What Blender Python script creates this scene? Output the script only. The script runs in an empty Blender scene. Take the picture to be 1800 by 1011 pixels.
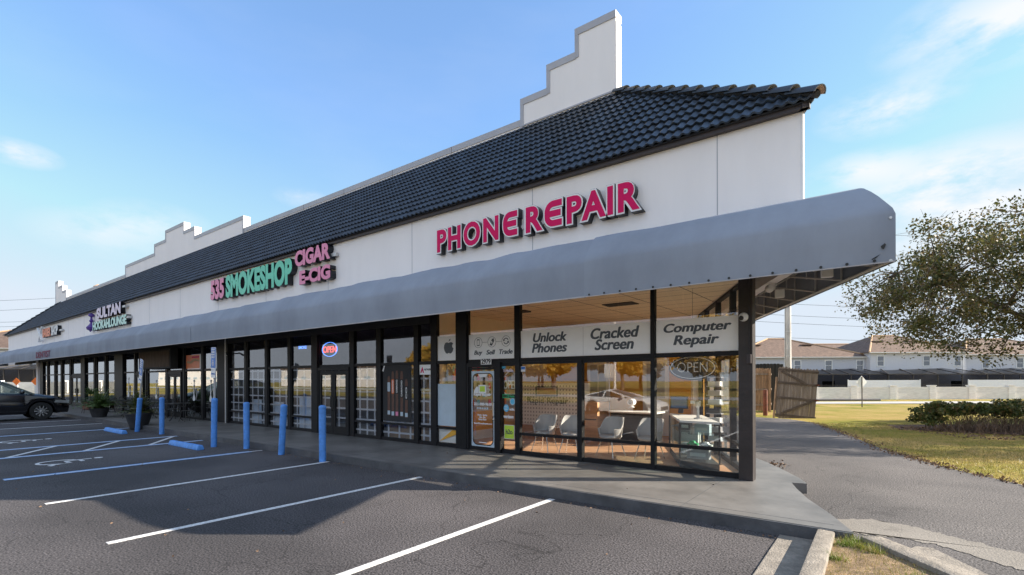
import bpy, bmesh, math, random
import numpy as np
from mathutils import Vector, Matrix
R = math.radians
random.seed(7)
S = bpy.context.scene
COL = S.collection
# ---------------------------------------------------------------- camera
cam = bpy.data.cameras.new("camera"); cam_o = bpy.data.objects.new("camera", cam); COL.objects.link(cam_o)
cam.sensor_width = 36; cam.lens = 17.5; cam.shift_y = 0.0897; cam.clip_start = 0.05; cam.clip_end = 3000
cam_o.matrix_world = Matrix.Translation((0, 0, 1.85)) @ Matrix.Rotation(R(37.03), 4, 'Z') @ Matrix.Rotation(R(90), 4, 'X') @ Matrix.Rotation(-0.0030, 4, 'Z')
S.camera = cam_o
# ---------------------------------------------------------------- world, sun, exposure
SUN_EL, SUN_AZ = R(24.5), math.atan2(0.81, 0.58)       # azimuth clockwise from +Y
w = bpy.data.worlds.new("World"); S.world = w; w.use_nodes = True
nt = w.node_tree; N = nt.nodes; L = nt.links
bg = N['Background']; bg.inputs[1].default_value = 0.15
sky = N.new('ShaderNodeTexSky'); sky.sky_type = 'NISHITA'; sky.sun_disc = False
sky.sun_elevation = SUN_EL; sky.sun_rotation = SUN_AZ; sky.air_density = 1.0; sky.dust_density = 0.6; sky.ozone_density = 2.0
tc = N.new('ShaderNodeTexCoord')
def wmath(op, a, b=None, clamp=False):
    m = N.new('ShaderNodeMath'); m.operation = op; m.use_clamp = clamp
    for i, v in enumerate((a, b)):
        if v is None: continue
        if isinstance(v, (int, float)): m.inputs[i].default_value = v
        else: L.new(v, m.inputs[i])
    return m.outputs[0]
sep = N.new('ShaderNodeSeparateXYZ'); L.new(tc.outputs['Generated'], sep.inputs[0])
mp = N.new('ShaderNodeMapping'); mp.inputs['Scale'].default_value = (2.2, 2.2, 7.0); L.new(tc.outputs['Generated'], mp.inputs[0])
ns = N.new('ShaderNodeTexNoise'); ns.inputs['Scale'].default_value = 1.3; ns.inputs['Detail'].default_value = 9; ns.inputs['Roughness'].default_value = .55
L.new(mp.outputs[0], ns.inputs[0])
thin = wmath('MULTIPLY', wmath('SUBTRACT', ns.outputs[0], 0.50), 1.6, True)
# individual cloud patches, each in its own direction of the sky (x, y, z, reach, strength)
total = None
for (dx, dy, dz, reach, st) in [(0.199,1.32,0.69,.16,1.0), (-0.0,1.26,.545,.10,.9), (0.12,1.35,.40,.17,1.25), (-.04,1.22,.42,.08,.8),
                                (-1.28,.31,.30,.10,.5), (-1.22,.38,.33,.09,.45), (-1.37,.20,.45,.05,.9), (-.95,.55,.37,.05,.5), (.14,1.3,.28,.18,.8)]:
    d = Vector((dx, dy, dz)).normalized()
    vm = N.new('ShaderNodeVectorMath'); vm.operation = 'SUBTRACT'; L.new(tc.outputs['Generated'], vm.inputs[0]); vm.inputs[1].default_value = d
    sc_ = N.new('ShaderNodeVectorMath'); sc_.operation = 'MULTIPLY'; L.new(vm.outputs[0], sc_.inputs[0]); sc_.inputs[1].default_value = (1, 1, 2.6)
    ln = N.new('ShaderNodeVectorMath'); ln.operation = 'LENGTH'; L.new(sc_.outputs[0], ln.inputs[0])
    fall = wmath('SUBTRACT', 1.0, wmath('DIVIDE', ln.outputs['Value'], reach), True)
    f = wmath('MULTIPLY', fall, st)
    total = f if total is None else wmath('ADD', total, f)
mp2 = N.new('ShaderNodeMapping'); mp2.inputs['Scale'].default_value = (9, 9, 22); L.new(tc.outputs['Generated'], mp2.inputs[0])
n2 = N.new('ShaderNodeTexNoise'); n2.inputs['Scale'].default_value = 1.0; n2.inputs['Detail'].default_value = 8; n2.inputs['Roughness'].default_value = .6
L.new(mp2.outputs[0], n2.inputs[0])
patch = wmath('MULTIPLY', total, wmath('MULTIPLY', wmath('SUBTRACT', n2.outputs[0], .36), 5.0, True))
cl = wmath('ADD', wmath('MULTIPLY', thin, .16), wmath('MULTIPLY', patch, 1.15), True)
tint = N.new('ShaderNodeMixRGB'); tint.blend_type = 'MULTIPLY'; tint.inputs[0].default_value = 1; tint.inputs[2].default_value = (.77, .99, 1.25, 1)
gm = N.new('ShaderNodeGamma'); gm.inputs[1].default_value = .72; L.new(sky.outputs[0], gm.inputs[0]); L.new(gm.outputs[0], tint.inputs[1])
mix = N.new('ShaderNodeMixRGB'); mix.inputs[2].default_value = (2.55, 2.65, 2.8, 1)
# unseen cloud added behind the viewer as fill light for the shaded front
dt = N.new('ShaderNodeVectorMath'); dt.operation = 'DOT_PRODUCT'; L.new(tc.outputs['Generated'], dt.inputs[0]); dt.inputs[1].default_value = Vector((.05, -.86, .42)).normalized()
fill_cloud = wmath('MULTIPLY', wmath('MULTIPLY', wmath('SUBTRACT', dt.outputs['Value'], .10), 2.4, True), wmath('MULTIPLY', wmath('SUBTRACT', n2.outputs[0], .25), 2.4, True))
mixb = N.new('ShaderNodeMixRGB'); mixb.inputs[2].default_value = (2.5, 2.75, 3.25, 1); L.new(fill_cloud, mixb.inputs[0]); L.new(mix.outputs[0], mixb.inputs[1])
dk = N.new('ShaderNodeMixRGB'); dk.blend_type = 'DARKEN'; dk.inputs[0].default_value = 1; dk.inputs[2].default_value = (2.0, 2.3, 2.68, 1); L.new(tint.outputs[0], dk.inputs[1])
hz = wmath('MULTIPLY', wmath('SUBTRACT', .40, sep.outputs[2], True), 1.3)      # pale haze low in the sky
hm = N.new('ShaderNodeMixRGB'); hm.inputs[2].default_value = (2.05, 2.22, 2.42, 1); L.new(hz, hm.inputs[0]); L.new(dk.outputs[0], hm.inputs[1])
L.new(cl, mix.inputs[0]); L.new(hm.outputs[0], mix.inputs[1]); L.new(mixb.outputs[0], bg.inputs[0])
sun = bpy.data.lights.new("sun", 'SUN'); sun.energy = 5.0; sun.angle = R(.5); sun.color = (1, .90, .76)
so = bpy.data.objects.new("sun", sun); COL.objects.link(so)
sd = Vector((math.sin(SUN_AZ) * math.cos(SUN_EL), math.cos(SUN_AZ) * math.cos(SUN_EL), math.sin(SUN_EL)))
so.rotation_euler = sd.to_track_quat('Z', 'Y').to_euler(); so.location = (40, 30, 30)
S.view_settings.view_transform = 'Standard'; S.view_settings.look = 'None'; S.view_settings.exposure = 1.3; S.view_settings.gamma = 1
S.cycles.max_bounces = 12; S.cycles.diffuse_bounces = 8; S.cycles.transparent_max_bounces = 24; S.cycles.caustics_reflective = False

# ---------------------------------------------------------------- materials
def mat(name, col, rough=.8, metal=0, var=.12, scale=4., bump=0., bscale=60., col2=None, emit=None, spec=.5, stretch=None, detail=6):
    m = bpy.data.materials.new(name); m.use_nodes = True; n = m.node_tree.nodes; l = m.node_tree.links
    b = n['Principled BSDF']; b.inputs['Roughness'].default_value = rough; b.inputs['Metallic'].default_value = metal
    b.inputs['Specular IOR Level'].default_value = spec
    t = n.new('ShaderNodeTexCoord'); src = t.outputs['Object']
    if stretch:
        mpn = n.new('ShaderNodeMapping'); mpn.inputs['Scale'].default_value = stretch; l.new(src, mpn.inputs[0]); src = mpn.outputs[0]
    z = n.new('ShaderNodeTexNoise'); z.inputs['Scale'].default_value = scale; z.inputs['Detail'].default_value = detail; z.inputs['Roughness'].default_value = .65
    l.new(src, z.inputs[0])
    rp = n.new('ShaderNodeValToRGB'); c = Vector(col); c2 = Vector(col2) if col2 else c * (1 + var); c1 = c if col2 else c * (1 - var)
    rp.color_ramp.elements[0].position = .35; rp.color_ramp.elements[1].position = .65
    rp.color_ramp.elements[0].color = (*c1, 1); rp.color_ramp.elements[1].color = (*[min(1, v) for v in c2], 1)
    l.new(z.outputs[0], rp.inputs[0]); l.new(rp.outputs[0], b.inputs['Base Color'])
    if bump:
        z2 = n.new('ShaderNodeTexNoise'); z2.inputs['Scale'].default_value = bscale; z2.inputs['Detail'].default_value = 4; l.new(src, z2.inputs[0])
        bp = n.new('ShaderNodeBump'); bp.inputs['Strength'].default_value = bump; bp.inputs['Distance'].default_value = .02
        l.new(z2.outputs[0], bp.inputs['Height']); l.new(bp.outputs[0], b.inputs['Normal'])
    if emit:
        b.inputs['Emission Color'].default_value = (*emit[:3], 1); b.inputs['Emission Strength'].default_value = emit[3]
    return m
def glass(name, tint, ior=1.7, extra=0.0, rough=0.0, gcol=(1, 1, 1)):
    m = bpy.data.materials.new(name); m.use_nodes = True; n = m.node_tree.nodes; l = m.node_tree.links; n.clear()
    o = n.new('ShaderNodeOutputMaterial'); mx = n.new('ShaderNodeMixShader'); tr = n.new('ShaderNodeBsdfTransparent'); gl = n.new('ShaderNodeBsdfGlossy')
    tr.inputs[0].default_value = (*tint, 1); gl.inputs['Roughness'].default_value = rough; gl.inputs[0].default_value = (*gcol, 1)
    fr = n.new('ShaderNodeFresnel'); fr.inputs[0].default_value = ior
    ge = n.new('ShaderNodeNewGeometry')
    inv = n.new('ShaderNodeMath'); inv.operation = 'SUBTRACT'; inv.inputs[0].default_value = 1; l.new(ge.outputs['Backfacing'], inv.inputs[1])
    ad = n.new('ShaderNodeMath'); ad.operation = 'ADD'; ad.use_clamp = True; l.new(fr.outputs[0], ad.inputs[0]); ad.inputs[1].default_value = extra
    mu = n.new('ShaderNodeMath'); mu.operation = 'MULTIPLY'; l.new(ad.outputs[0], mu.inputs[0]); l.new(inv.outputs[0], mu.inputs[1])
    wv = n.new('ShaderNodeTexNoise'); wv.inputs['Scale'].default_value = .7; t = n.new('ShaderNodeTexCoord'); l.new(t.outputs['Object'], wv.inputs[0])
    bp = n.new('ShaderNodeBump'); bp.inputs['Strength'].default_value = .05; bp.inputs['Distance'].default_value = .02; l.new(wv.outputs[0], bp.inputs['Height']); l.new(bp.outputs[0], gl.inputs['Normal'])
    l.new(mu.outputs[0], mx.inputs[0]); l.new(tr.outputs[0], mx.inputs[1]); l.new(gl.outputs[0], mx.inputs[2]); l.new(mx.outputs[0], o.inputs[0])
    return m
M = {}
def asphalt_mat(name, c1, c2, big=.35, crack=True, grain=(.55, 1.7)):
    m = bpy.data.materials.new(name); m.use_nodes = True; n = m.node_tree.nodes; l = m.node_tree.links; b = n['Principled BSDF']
    t = n.new('ShaderNodeTexCoord'); src = t.outputs['Object']
    a = n.new('ShaderNodeTexNoise'); a.inputs['Scale'].default_value = big; a.inputs['Detail'].default_value = 7; l.new(src, a.inputs[0])
    rp = n.new('ShaderNodeValToRGB'); rp.color_ramp.elements[0].position = .35; rp.color_ramp.elements[1].position = .68
    rp.color_ramp.elements[0].color = (*c1, 1); rp.color_ramp.elements[1].color = (*c2, 1); l.new(a.outputs[0], rp.inputs[0])
    g = n.new('ShaderNodeTexNoise'); g.inputs['Scale'].default_value = 48; g.inputs['Detail'].default_value = 5; l.new(src, g.inputs[0])
    gr = n.new('ShaderNodeMapRange'); gr.inputs[1].default_value = .35; gr.inputs[2].default_value = .68; gr.inputs[3].default_value = grain[0]; gr.inputs[4].default_value = grain[1]; l.new(g.outputs[0], gr.inputs[0])
    mu = n.new('ShaderNodeVectorMath'); mu.operation = 'SCALE'; l.new(rp.outputs[0], mu.inputs[0]); l.new(gr.outputs[0], mu.inputs['Scale'])
    st_ = n.new('ShaderNodeTexNoise'); st_.inputs['Scale'].default_value = 1.15; st_.inputs['Detail'].default_value = 9; st_.inputs['Roughness'].default_value = .7; l.new(src, st_.inputs[0])
    sr = n.new('ShaderNodeMapRange'); sr.inputs[1].default_value = .60; sr.inputs[2].default_value = .70; sr.inputs[3].default_value = 1; sr.inputs[4].default_value = .58; l.new(st_.outputs[0], sr.inputs[0])
    m3 = n.new('ShaderNodeVectorMath'); m3.operation = 'SCALE'; l.new(mu.outputs[0], m3.inputs[0]); l.new(sr.outputs[0], m3.inputs['Scale'])
    out = m3.outputs[0]
    if crack:
        wn = n.new('ShaderNodeTexNoise'); wn.inputs['Scale'].default_value = 1.2; wn.inputs['Detail'].default_value = 5; l.new(src, wn.inputs[0])
        av = n.new('ShaderNodeVectorMath'); av.operation = 'ADD'; l.new(src, av.inputs[0]); l.new(wn.outputs['Color'], av.inputs[1])
        vo = n.new('ShaderNodeTexVoronoi'); vo.feature = 'DISTANCE_TO_EDGE'; vo.inputs['Scale'].default_value = .38; l.new(av.outputs[0], vo.inputs[0])
        lt = n.new('ShaderNodeMapRange'); lt.inputs[1].default_value = .0; lt.inputs[2].default_value = .005; lt.inputs[3].default_value = .48; lt.inputs[4].default_value = 1; l.new(vo.outputs[0], lt.inputs[0])
        m2 = n.new('ShaderNodeVectorMath'); m2.operation = 'SCALE'; l.new(out, m2.inputs[0]); l.new(lt.outputs[0], m2.inputs['Scale']); out = m2.outputs[0]
    l.new(out, b.inputs['Base Color']); b.inputs['Roughness'].default_value = .88; b.inputs['Specular IOR Level'].default_value = .35
    bp = n.new('ShaderNodeBump'); bp.inputs['Strength'].default_value = .8; bp.inputs['Distance'].default_value = .012; l.new(g.outputs[0], bp.inputs['Height']); l.new(bp.outputs[0], b.inputs['Normal'])
    return m
M['lot'] = asphalt_mat('lot asphalt', (.046, .042, .043), (.094, .085, .086), grain=(.25, 2.1))
M['drive'] = asphalt_mat('drive asphalt', (.078, .072, .071), (.125, .114, .109), .5, grain=(.3, 2.0))
M['beige'] = asphalt_mat('pale beige asphalt', (.21, .19, .165), (.27, .245, .215), 1.5, False, (.8, 1.2))
M['road'] = mat('road concrete', (.42, .40, .37), .9, var=.08)
M['walk'] = mat('sealed walkway', (.165, .155, .145), .5, var=.25, scale=1.2, bump=.1, bscale=12, spec=.45)
M['walkedge'] = mat('kerb paint', (.085, .088, .095), .5, var=.25, scale=3, bump=.3, bscale=30)
M['conc'] = mat('bare concrete', (.25, .22, .185), .9, var=.25, scale=9, bump=.6, bscale=50)
M['paint_w'] = mat('white road paint', (.48, .47, .46), .7, col2=(.82, .82, .82), scale=22, bump=.3, bscale=90)
M['paint_b'] = mat('blue road paint', (.14, .32, .62), .7, var=.25, scale=9)
M['stucco'] = mat('white stucco', (.91, .872, .86), .85, var=.022, scale=1.1, stretch=(1.6, 1.6, .35), bump=.12, bscale=90)
M['cap'] = mat('grey metal coping', (.42, .42, .45), .5, var=.05, scale=2, metal=.1)
M['trim'] = mat('brown drip edge', (.045, .035, .038), .5, var=.2)
M['tile'] = mat('navy glazed roof tile', (.022, .034, .052), .46, var=.4, scale=2.2, bump=.15, bscale=40, spec=.6)
def tilemat():
    m = M['tile']; n = m.node_tree.nodes; l = m.node_tree.links; b = n['Principled BSDF']; src = b.inputs['Base Color'].links[0].from_socket
    t = n.new('ShaderNodeTexCoord'); mp_ = n.new('ShaderNodeMapping'); mp_.inputs['Scale'].default_value = (2.9, 2.2, 2.2); l.new(t.outputs['Object'], mp_.inputs[0])
    v = n.new('ShaderNodeTexVoronoi'); v.inputs['Scale'].default_value = 1.6; l.new(mp_.outputs[0], v.inputs[0]); r_ = n.new('ShaderNodeMapRange'); r_.inputs[3].default_value = .45; r_.inputs[4].default_value = 1.35
    sp_ = n.new('ShaderNodeSeparateColor'); l.new(v.outputs['Color'], sp_.inputs[0]); l.new(sp_.outputs[0], r_.inputs[0])
    k = n.new('ShaderNodeVectorMath'); k.operation = 'SCALE'; l.new(src, k.inputs[0]); l.new(r_.outputs[0], k.inputs['Scale']); l.new(k.outputs[0], b.inputs['Base Color'])
tilemat()
M['mortar'] = mat('ridge mortar', (.5, .33, .22), .9, var=.3, scale=30)
M['canvas'] = mat('slate blue canvas', (.275, .305, .36), .9, var=.10, scale=.9, bump=.6, bscale=1.9, stretch=(1, 1, .45), spec=.2)
M['seam'] = mat('canvas hem', (.45, .43, .43), .7)
M['steel'] = mat('galvanised pipe', (.55, .55, .55), .4, metal=.6, var=.1)
M['bronze'] = mat('dark bronze frame', (.010, .010, .012), .55, var=.25, scale=3, spec=.25)
M['brown'] = mat('brown painted column', (.026, .020, .021), .45, var=.3, scale=3, bump=.15, bscale=20)
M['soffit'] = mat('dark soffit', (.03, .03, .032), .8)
M['glass'] = glass('clear window glass', (.985, .985, .97), 1.55, .09)
M['tglass'] = glass('tinted window glass', (.42, .42, .44), 2.0, .14)
M['board'] = mat('bright pale blue board', (.66, .76, .85), .6, var=.05)
M['mglass'] = glass('grey window glass', (.86, .87, .89), 1.6, .08)
M['cglass'] = glass('car glass', (.35, .38, .38), 1.6, .03)
M['screenm'] = glass('dark insect screen', (.42, .42, .44), 1.05, 0)
M['shelfglass'] = glass('showcase glass', (.86, .92, .92), 1.5, .02)
M['iwall'] = mat('cream plaster', (.86, .76, .62), .9, var=.03)
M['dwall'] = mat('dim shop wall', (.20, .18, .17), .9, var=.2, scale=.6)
M['owall'] = mat('orange accent wall', (.78, .40, .045), .7, var=.03)
M['white'] = mat('white paint', (.80, .80, .80), .5, var=.03)
M['banner'] = mat('white vinyl', (.93, .93, .93), .5, var=.02)
M['ink'] = mat('charcoal print', (.065, .08, .10), .5, var=.05)
M['black'] = mat('black plastic', (.012, .012, .013), .4, var=.1)
M['rubber'] = mat('black rubber', (.015, .015, .015), .8, var=.2)
M['red'] = mat('raspberry acrylic', (.66, .010, .115), .6, var=.04, spec=.15)
M['pink'] = mat('pink acrylic', (.80, .25, .42), .4, var=.1, scale=2)
M['mint'] = mat('mint green acrylic', (.12, .62, .42), .4, var=.08, scale=2)
M['lilac'] = mat('lilac acrylic', (.72, .62, .74), .4, var=.1)
M['pmint'] = mat('pale mint acrylic', (.52, .80, .70), .4, var=.1)
M['orange'] = mat('orange acrylic', (.75, .16, .03), .4, var=.1)
M['can'] = mat('black sign return', (.012, .014, .02), .3, var=.1)
M['purple'] = mat('purple acrylic', (.09, .04, .28), .4)
M['maroon'] = mat('faded maroon print', (.20, .045, .09), .8)
M['blue'] = mat('blue sleeve plastic', (.10, .31, .78), .5, var=.2, scale=6, bump=.1, bscale=14)
M['blued'] = mat('blue kerb stop paint', (.10, .30, .72), .6, var=.2, scale=9, bump=.3, bscale=60)
M['signblue'] = mat('sign blue', (.03, .16, .52), .4)
M['wood'] = mat('weathered boards', (.155, .115, .085), .9, var=.5, scale=1.6, bump=.4, bscale=8, stretch=(5, 5, .4), col2=(.29, .235, .19))
M['rail'] = mat('weathered rail darkened for shadow', (.10, .075, .058), .9, var=.3, scale=3, bump=.3, bscale=12)  # darker than the boards: shadow along rails and braces is in the colour
M['woodp'] = mat('warm cedar boards', (.27, .17, .10), .85, var=.4, scale=3, stretch=(4, 4, .5), bump=.3, bscale=12)
M['rust'] = mat('rusty steel', (.13, .035, .015), .8, var=.4, scale=8, bump=.3, bscale=30)
M['bark'] = mat('tree bark', (.12, .095, .075), .95, var=.4, scale=6, bump=.6, bscale=20, stretch=(3, 3, .6))
M['rooftile'] = mat('terracotta roof', (.10, .065, .047), .85, var=.3, scale=2.5, col2=(.20, .13, .095))
M['hwall'] = mat('grey house stucco', (.56, .57, .62), .9, var=.03)
M['hwall2'] = mat('pale house stucco', (.68, .68, .72), .9, var=.03)
M['screen'] = mat('dark screen mesh', (.05, .05, .055), .9, var=.4, scale=1.5)
M['scrframe'] = mat('bronze screen frame', (.04, .035, .035), .6)
M['blockwall'] = mat('white precast wall', (.78, .755, .74), .9, var=.12, scale=1.6, stretch=(1, 1, 7), bump=.3, bscale=10)
M['orangep'] = mat('safety orange', (.95, .20, .02), .5)
M['galv'] = mat('spun concrete pole', (.46, .45, .44), .8, var=.25, scale=4, stretch=(1, 1, .2))
M['grass'] = None
M['chair'] = mat('pale grey shell', (.50, .49, .49), .55, var=.03)
M['chrome'] = mat('brushed chrome', (.6, .6, .6), .25, metal=1)
M['brick'] = mat('terracotta pot', (.26, .11, .08), .9, var=.2)
M['potblk'] = mat('dark planter', (.035, .035, .038), .6, var=.3)
M['carblk'] = mat('black car paint', (.006, .006, .008), .08, var=.1, spec=.8)
M['carwht'] = mat('white car paint', (.78, .78, .78), .12, var=.02)
M['iron'] = mat('wrought iron', (.02, .018, .018), .45, var=.2)
M['tan'] = mat('kraft board', (.50, .33, .20), .9, var=.12)
M['pblue'] = mat('pale blue card', (.50, .60, .68), .6, var=.06)
M['oak'] = mat('oak veneer', (.58, .33, .16), .5, var=.15, scale=3, stretch=(1, 1, 6))
M['lime'] = mat('lime sticker', (.52, .72, .06), .5)
M['green'] = mat('green sticker', (.03, .42, .16), .5)
M['sky'] = mat('sky blue sticker', (.12, .52, .78), .5)
M['slate'] = mat('grey slatwall', (.42, .41, .38), .7, var=.1, scale=1, stretch=(.2, .2, 12))
M['mulch'] = mat('red brown mulch', (.06, .028, .02), .95, var=.5, scale=14, bump=1., bscale=30, col2=(.15, .075, .055))
M['dirt'] = mat('dry soil', (.24, .16, .09), .95, var=.4, scale=8, bump=.6, bscale=60)

def brickfloor():
    m = bpy.data.materials.new('laminate floor'); m.use_nodes = True; n = m.node_tree.nodes; l = m.node_tree.links; b = n['Principled BSDF']
    t = n.new('ShaderNodeTexCoord'); br = n.new('ShaderNodeTexBrick'); br.inputs['Scale'].default_value = 1; br.inputs['Brick Width'].default_value = 1.2; br.inputs['Row Height'].default_value = .15
    br.inputs['Color1'].default_value = (.68, .40, .23, 1); br.inputs['Color2'].default_value = (.56, .31, .17, 1); br.inputs['Mortar'].default_value = (.16, .08, .04, 1); br.inputs['Mortar Size'].default_value = .004
    l.new(t.outputs['Object'], br.inputs[0]); l.new(br.outputs[0], b.inputs['Base Color']); b.inputs['Roughness'].default_value = .4
    return m
M['floor'] = brickfloor()
def ceilmat():
    m = bpy.data.materials.new('ceiling tiles'); m.use_nodes = True; n = m.node_tree.nodes; l = m.node_tree.links; b = n['Principled BSDF']
    t = n.new('ShaderNodeTexCoord'); br = n.new('ShaderNodeTexBrick'); br.offset = 0; br.inputs['Scale'].default_value = 1; br.inputs['Brick Width'].default_value = 1.22; br.inputs['Row Height'].default_value = .61
    br.inputs['Color1'].default_value = (.90, .78, .60, 1); br.inputs['Color2'].default_value = (.88, .75, .57, 1); br.inputs['Mortar'].default_value = (.10, .07, .05, 1); br.inputs['Mortar Size'].default_value = .012
    l.new(t.outputs['Object'], br.inputs[0]); l.new(br.outputs[0], b.inputs['Base Color']); b.inputs['Roughness'].default_value = .9
    return m
M['ceil'] = ceilmat()
def grassmat(name, stops, scale):
    m = bpy.data.materials.new(name); m.use_nodes = True; n = m.node_tree.nodes; l = m.node_tree.links; b = n['Principled BSDF']
    t = n.new('ShaderNodeTexCoord'); z = n.new('ShaderNodeTexNoise'); z.inputs['Scale'].default_value = scale; z.inputs['Detail'].default_value = 10; z.inputs['Roughness'].default_value = .7
    l.new(t.outputs['Object'], z.inputs[0]); rp = n.new('ShaderNodeValToRGB'); e = rp.color_ramp.elements
    e[0].position, e[0].color = stops[0][0], (*stops[0][1], 1); e[1].position, e[1].color = stops[-1][0], (*stops[-1][1], 1)
    for p, c in stops[1:-1]: q = e.new(p); q.color = (*c, 1)
    l.new(z.outputs[0], rp.inputs[0]); l.new(rp.outputs[0], b.inputs['Base Color']); b.inputs['Roughness'].default_value = .95; b.inputs['Specular IOR Level'].default_value = .1
    z2 = n.new('ShaderNodeTexNoise'); z2.inputs['Scale'].default_value = 25; z2.inputs['Detail'].default_value = 6; l.new(t.outputs['Object'], z2.inputs[0])
    bp = n.new('ShaderNodeBump'); bp.inputs['Distance'].default_value = .08; bp.inputs['Strength'].default_value = 1; l.new(z2.outputs[0], bp.inputs['Height']); l.new(bp.outputs[0], b.inputs['Normal'])
    return m
M['grass'] = grassmat('winter lawn', [(.34, (.17, .19, .03)), (.46, (.29, .25, .055)), (.58, (.42, .30, .11))], .33)
def leafmat(name, cols, scale=3.):
    m = bpy.data.materials.new(name); m.use_nodes = True; n = m.node_tree.nodes; l = m.node_tree.links; n.clear()
    o = n.new('ShaderNodeOutputMaterial'); t = n.new('ShaderNodeNewGeometry'); z = n.new('ShaderNodeTexNoise')
    z.inputs['Scale'].default_value = scale; z.inputs['Detail'].default_value = 3; l.new(t.outputs['Position'], z.inputs[0])
    rp = n.new('ShaderNodeValToRGB'); e = rp.color_ramp.elements; k = len(cols)
    e[0].position = .34; e[1].position = .66; e[0].color = (*cols[0], 1); e[1].color = (*cols[-1], 1)
    for i, c in enumerate(cols[1:-1]): q = e.new(.34 + .32 * (i + 1) / (k - 1)); q.color = (*c, 1)
    l.new(z.outputs[0], rp.inputs[0])
    df = n.new('ShaderNodeBsdfPrincipled'); df.inputs['Roughness'].default_value = .55; tl = n.new('ShaderNodeBsdfTranslucent'); mx = n.new('ShaderNodeMixShader'); mx.inputs[0].default_value = .3
    l.new(rp.outputs[0], df.inputs['Base Color']); l.new(rp.outputs[0], tl.inputs[0]); l.new(df.outputs[0], mx.inputs[1]); l.new(tl.outputs[0], mx.inputs[2]); l.new(mx.outputs[0], o.inputs[0])
    return m
M['leaf'] = leafmat('oak leaves', [(.035, .05, .012), (.085, .09, .022), (.19, .13, .05)])
M['gold'] = leafmat('golden leaves', [(.34, .24, .04), (.60, .36, .06), (.42, .34, .07)], .6)
M['hleaf'] = leafmat('hedge leaves', [(.04, .06, .014), (.08, .11, .025), (.20, .14, .05)], 8)
M['twig'] = mat('dry twigs', (.20, .13, .085), .9, var=.4)
M['fern'] = leafmat('fern leaves', [(.05, .10, .02), (.10, .17, .04), (.13, .16, .06)], 8)
M['blade'] = leafmat('grass blades', [(.16, .17, .03), (.26, .22, .06), (.36, .26, .11)], 5)
M['gblade'] = leafmat('green grass blades', [(.10, .17, .02), (.17, .22, .03), (.28, .24, .06)], 5)

# ---------------------------------------------------------------- helpers
ORG = {}
def link(o): COL.objects.link(o); return o
def props(o, label=None, cat=None, group=None, kind=None):
    if label: o['label'] = label
    if cat: o['category'] = cat
    if group: o['group'] = group
    if kind: o['kind'] = kind
    return o
def thing(name, label, cat, loc=(0, 0, 0), rz=0, group=None, world=False):
    o = bpy.data.objects.new(name, None); link(o); o.location = loc; o.rotation_euler = (0, 0, rz); o.empty_display_size = .2
    ORG[o.name] = Vector(loc) if world else Vector((0, 0, 0))
    return props(o, label, cat, group)
def finish(me, name, m, parent, smooth=False, recenter=True):
    if m is not None: me.materials.append(M[m] if isinstance(m, str) else m)
    o = bpy.data.objects.new(name, me); link(o)
    c = Vector((0, 0, 0))
    if recenter and len(me.vertices):
        co = np.empty(len(me.vertices) * 3, 'f'); me.vertices.foreach_get('co', co); co = co.reshape(-1, 3)
        lo, hi = co.min(0), co.max(0); c = Vector(((lo[0] + hi[0]) / 2, (lo[1] + hi[1]) / 2, lo[2]))
        me.transform(Matrix.Translation(-c))
    if smooth:
        me.polygons.foreach_set('use_smooth', [True] * len(me.polygons))
        if smooth == 'auto':
            bm = bmesh.new(); bm.from_mesh(me)
            for e in bm.edges:
                if len(e.link_faces) == 2 and e.calc_face_angle(0) > R(35): e.smooth = False
            bm.to_mesh(me); bm.free()
    if parent is not None:
        o.parent = parent; o.location = c - ORG[parent.name]
    else: o.location = c
    ORG[o.name] = c
    return o
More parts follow.
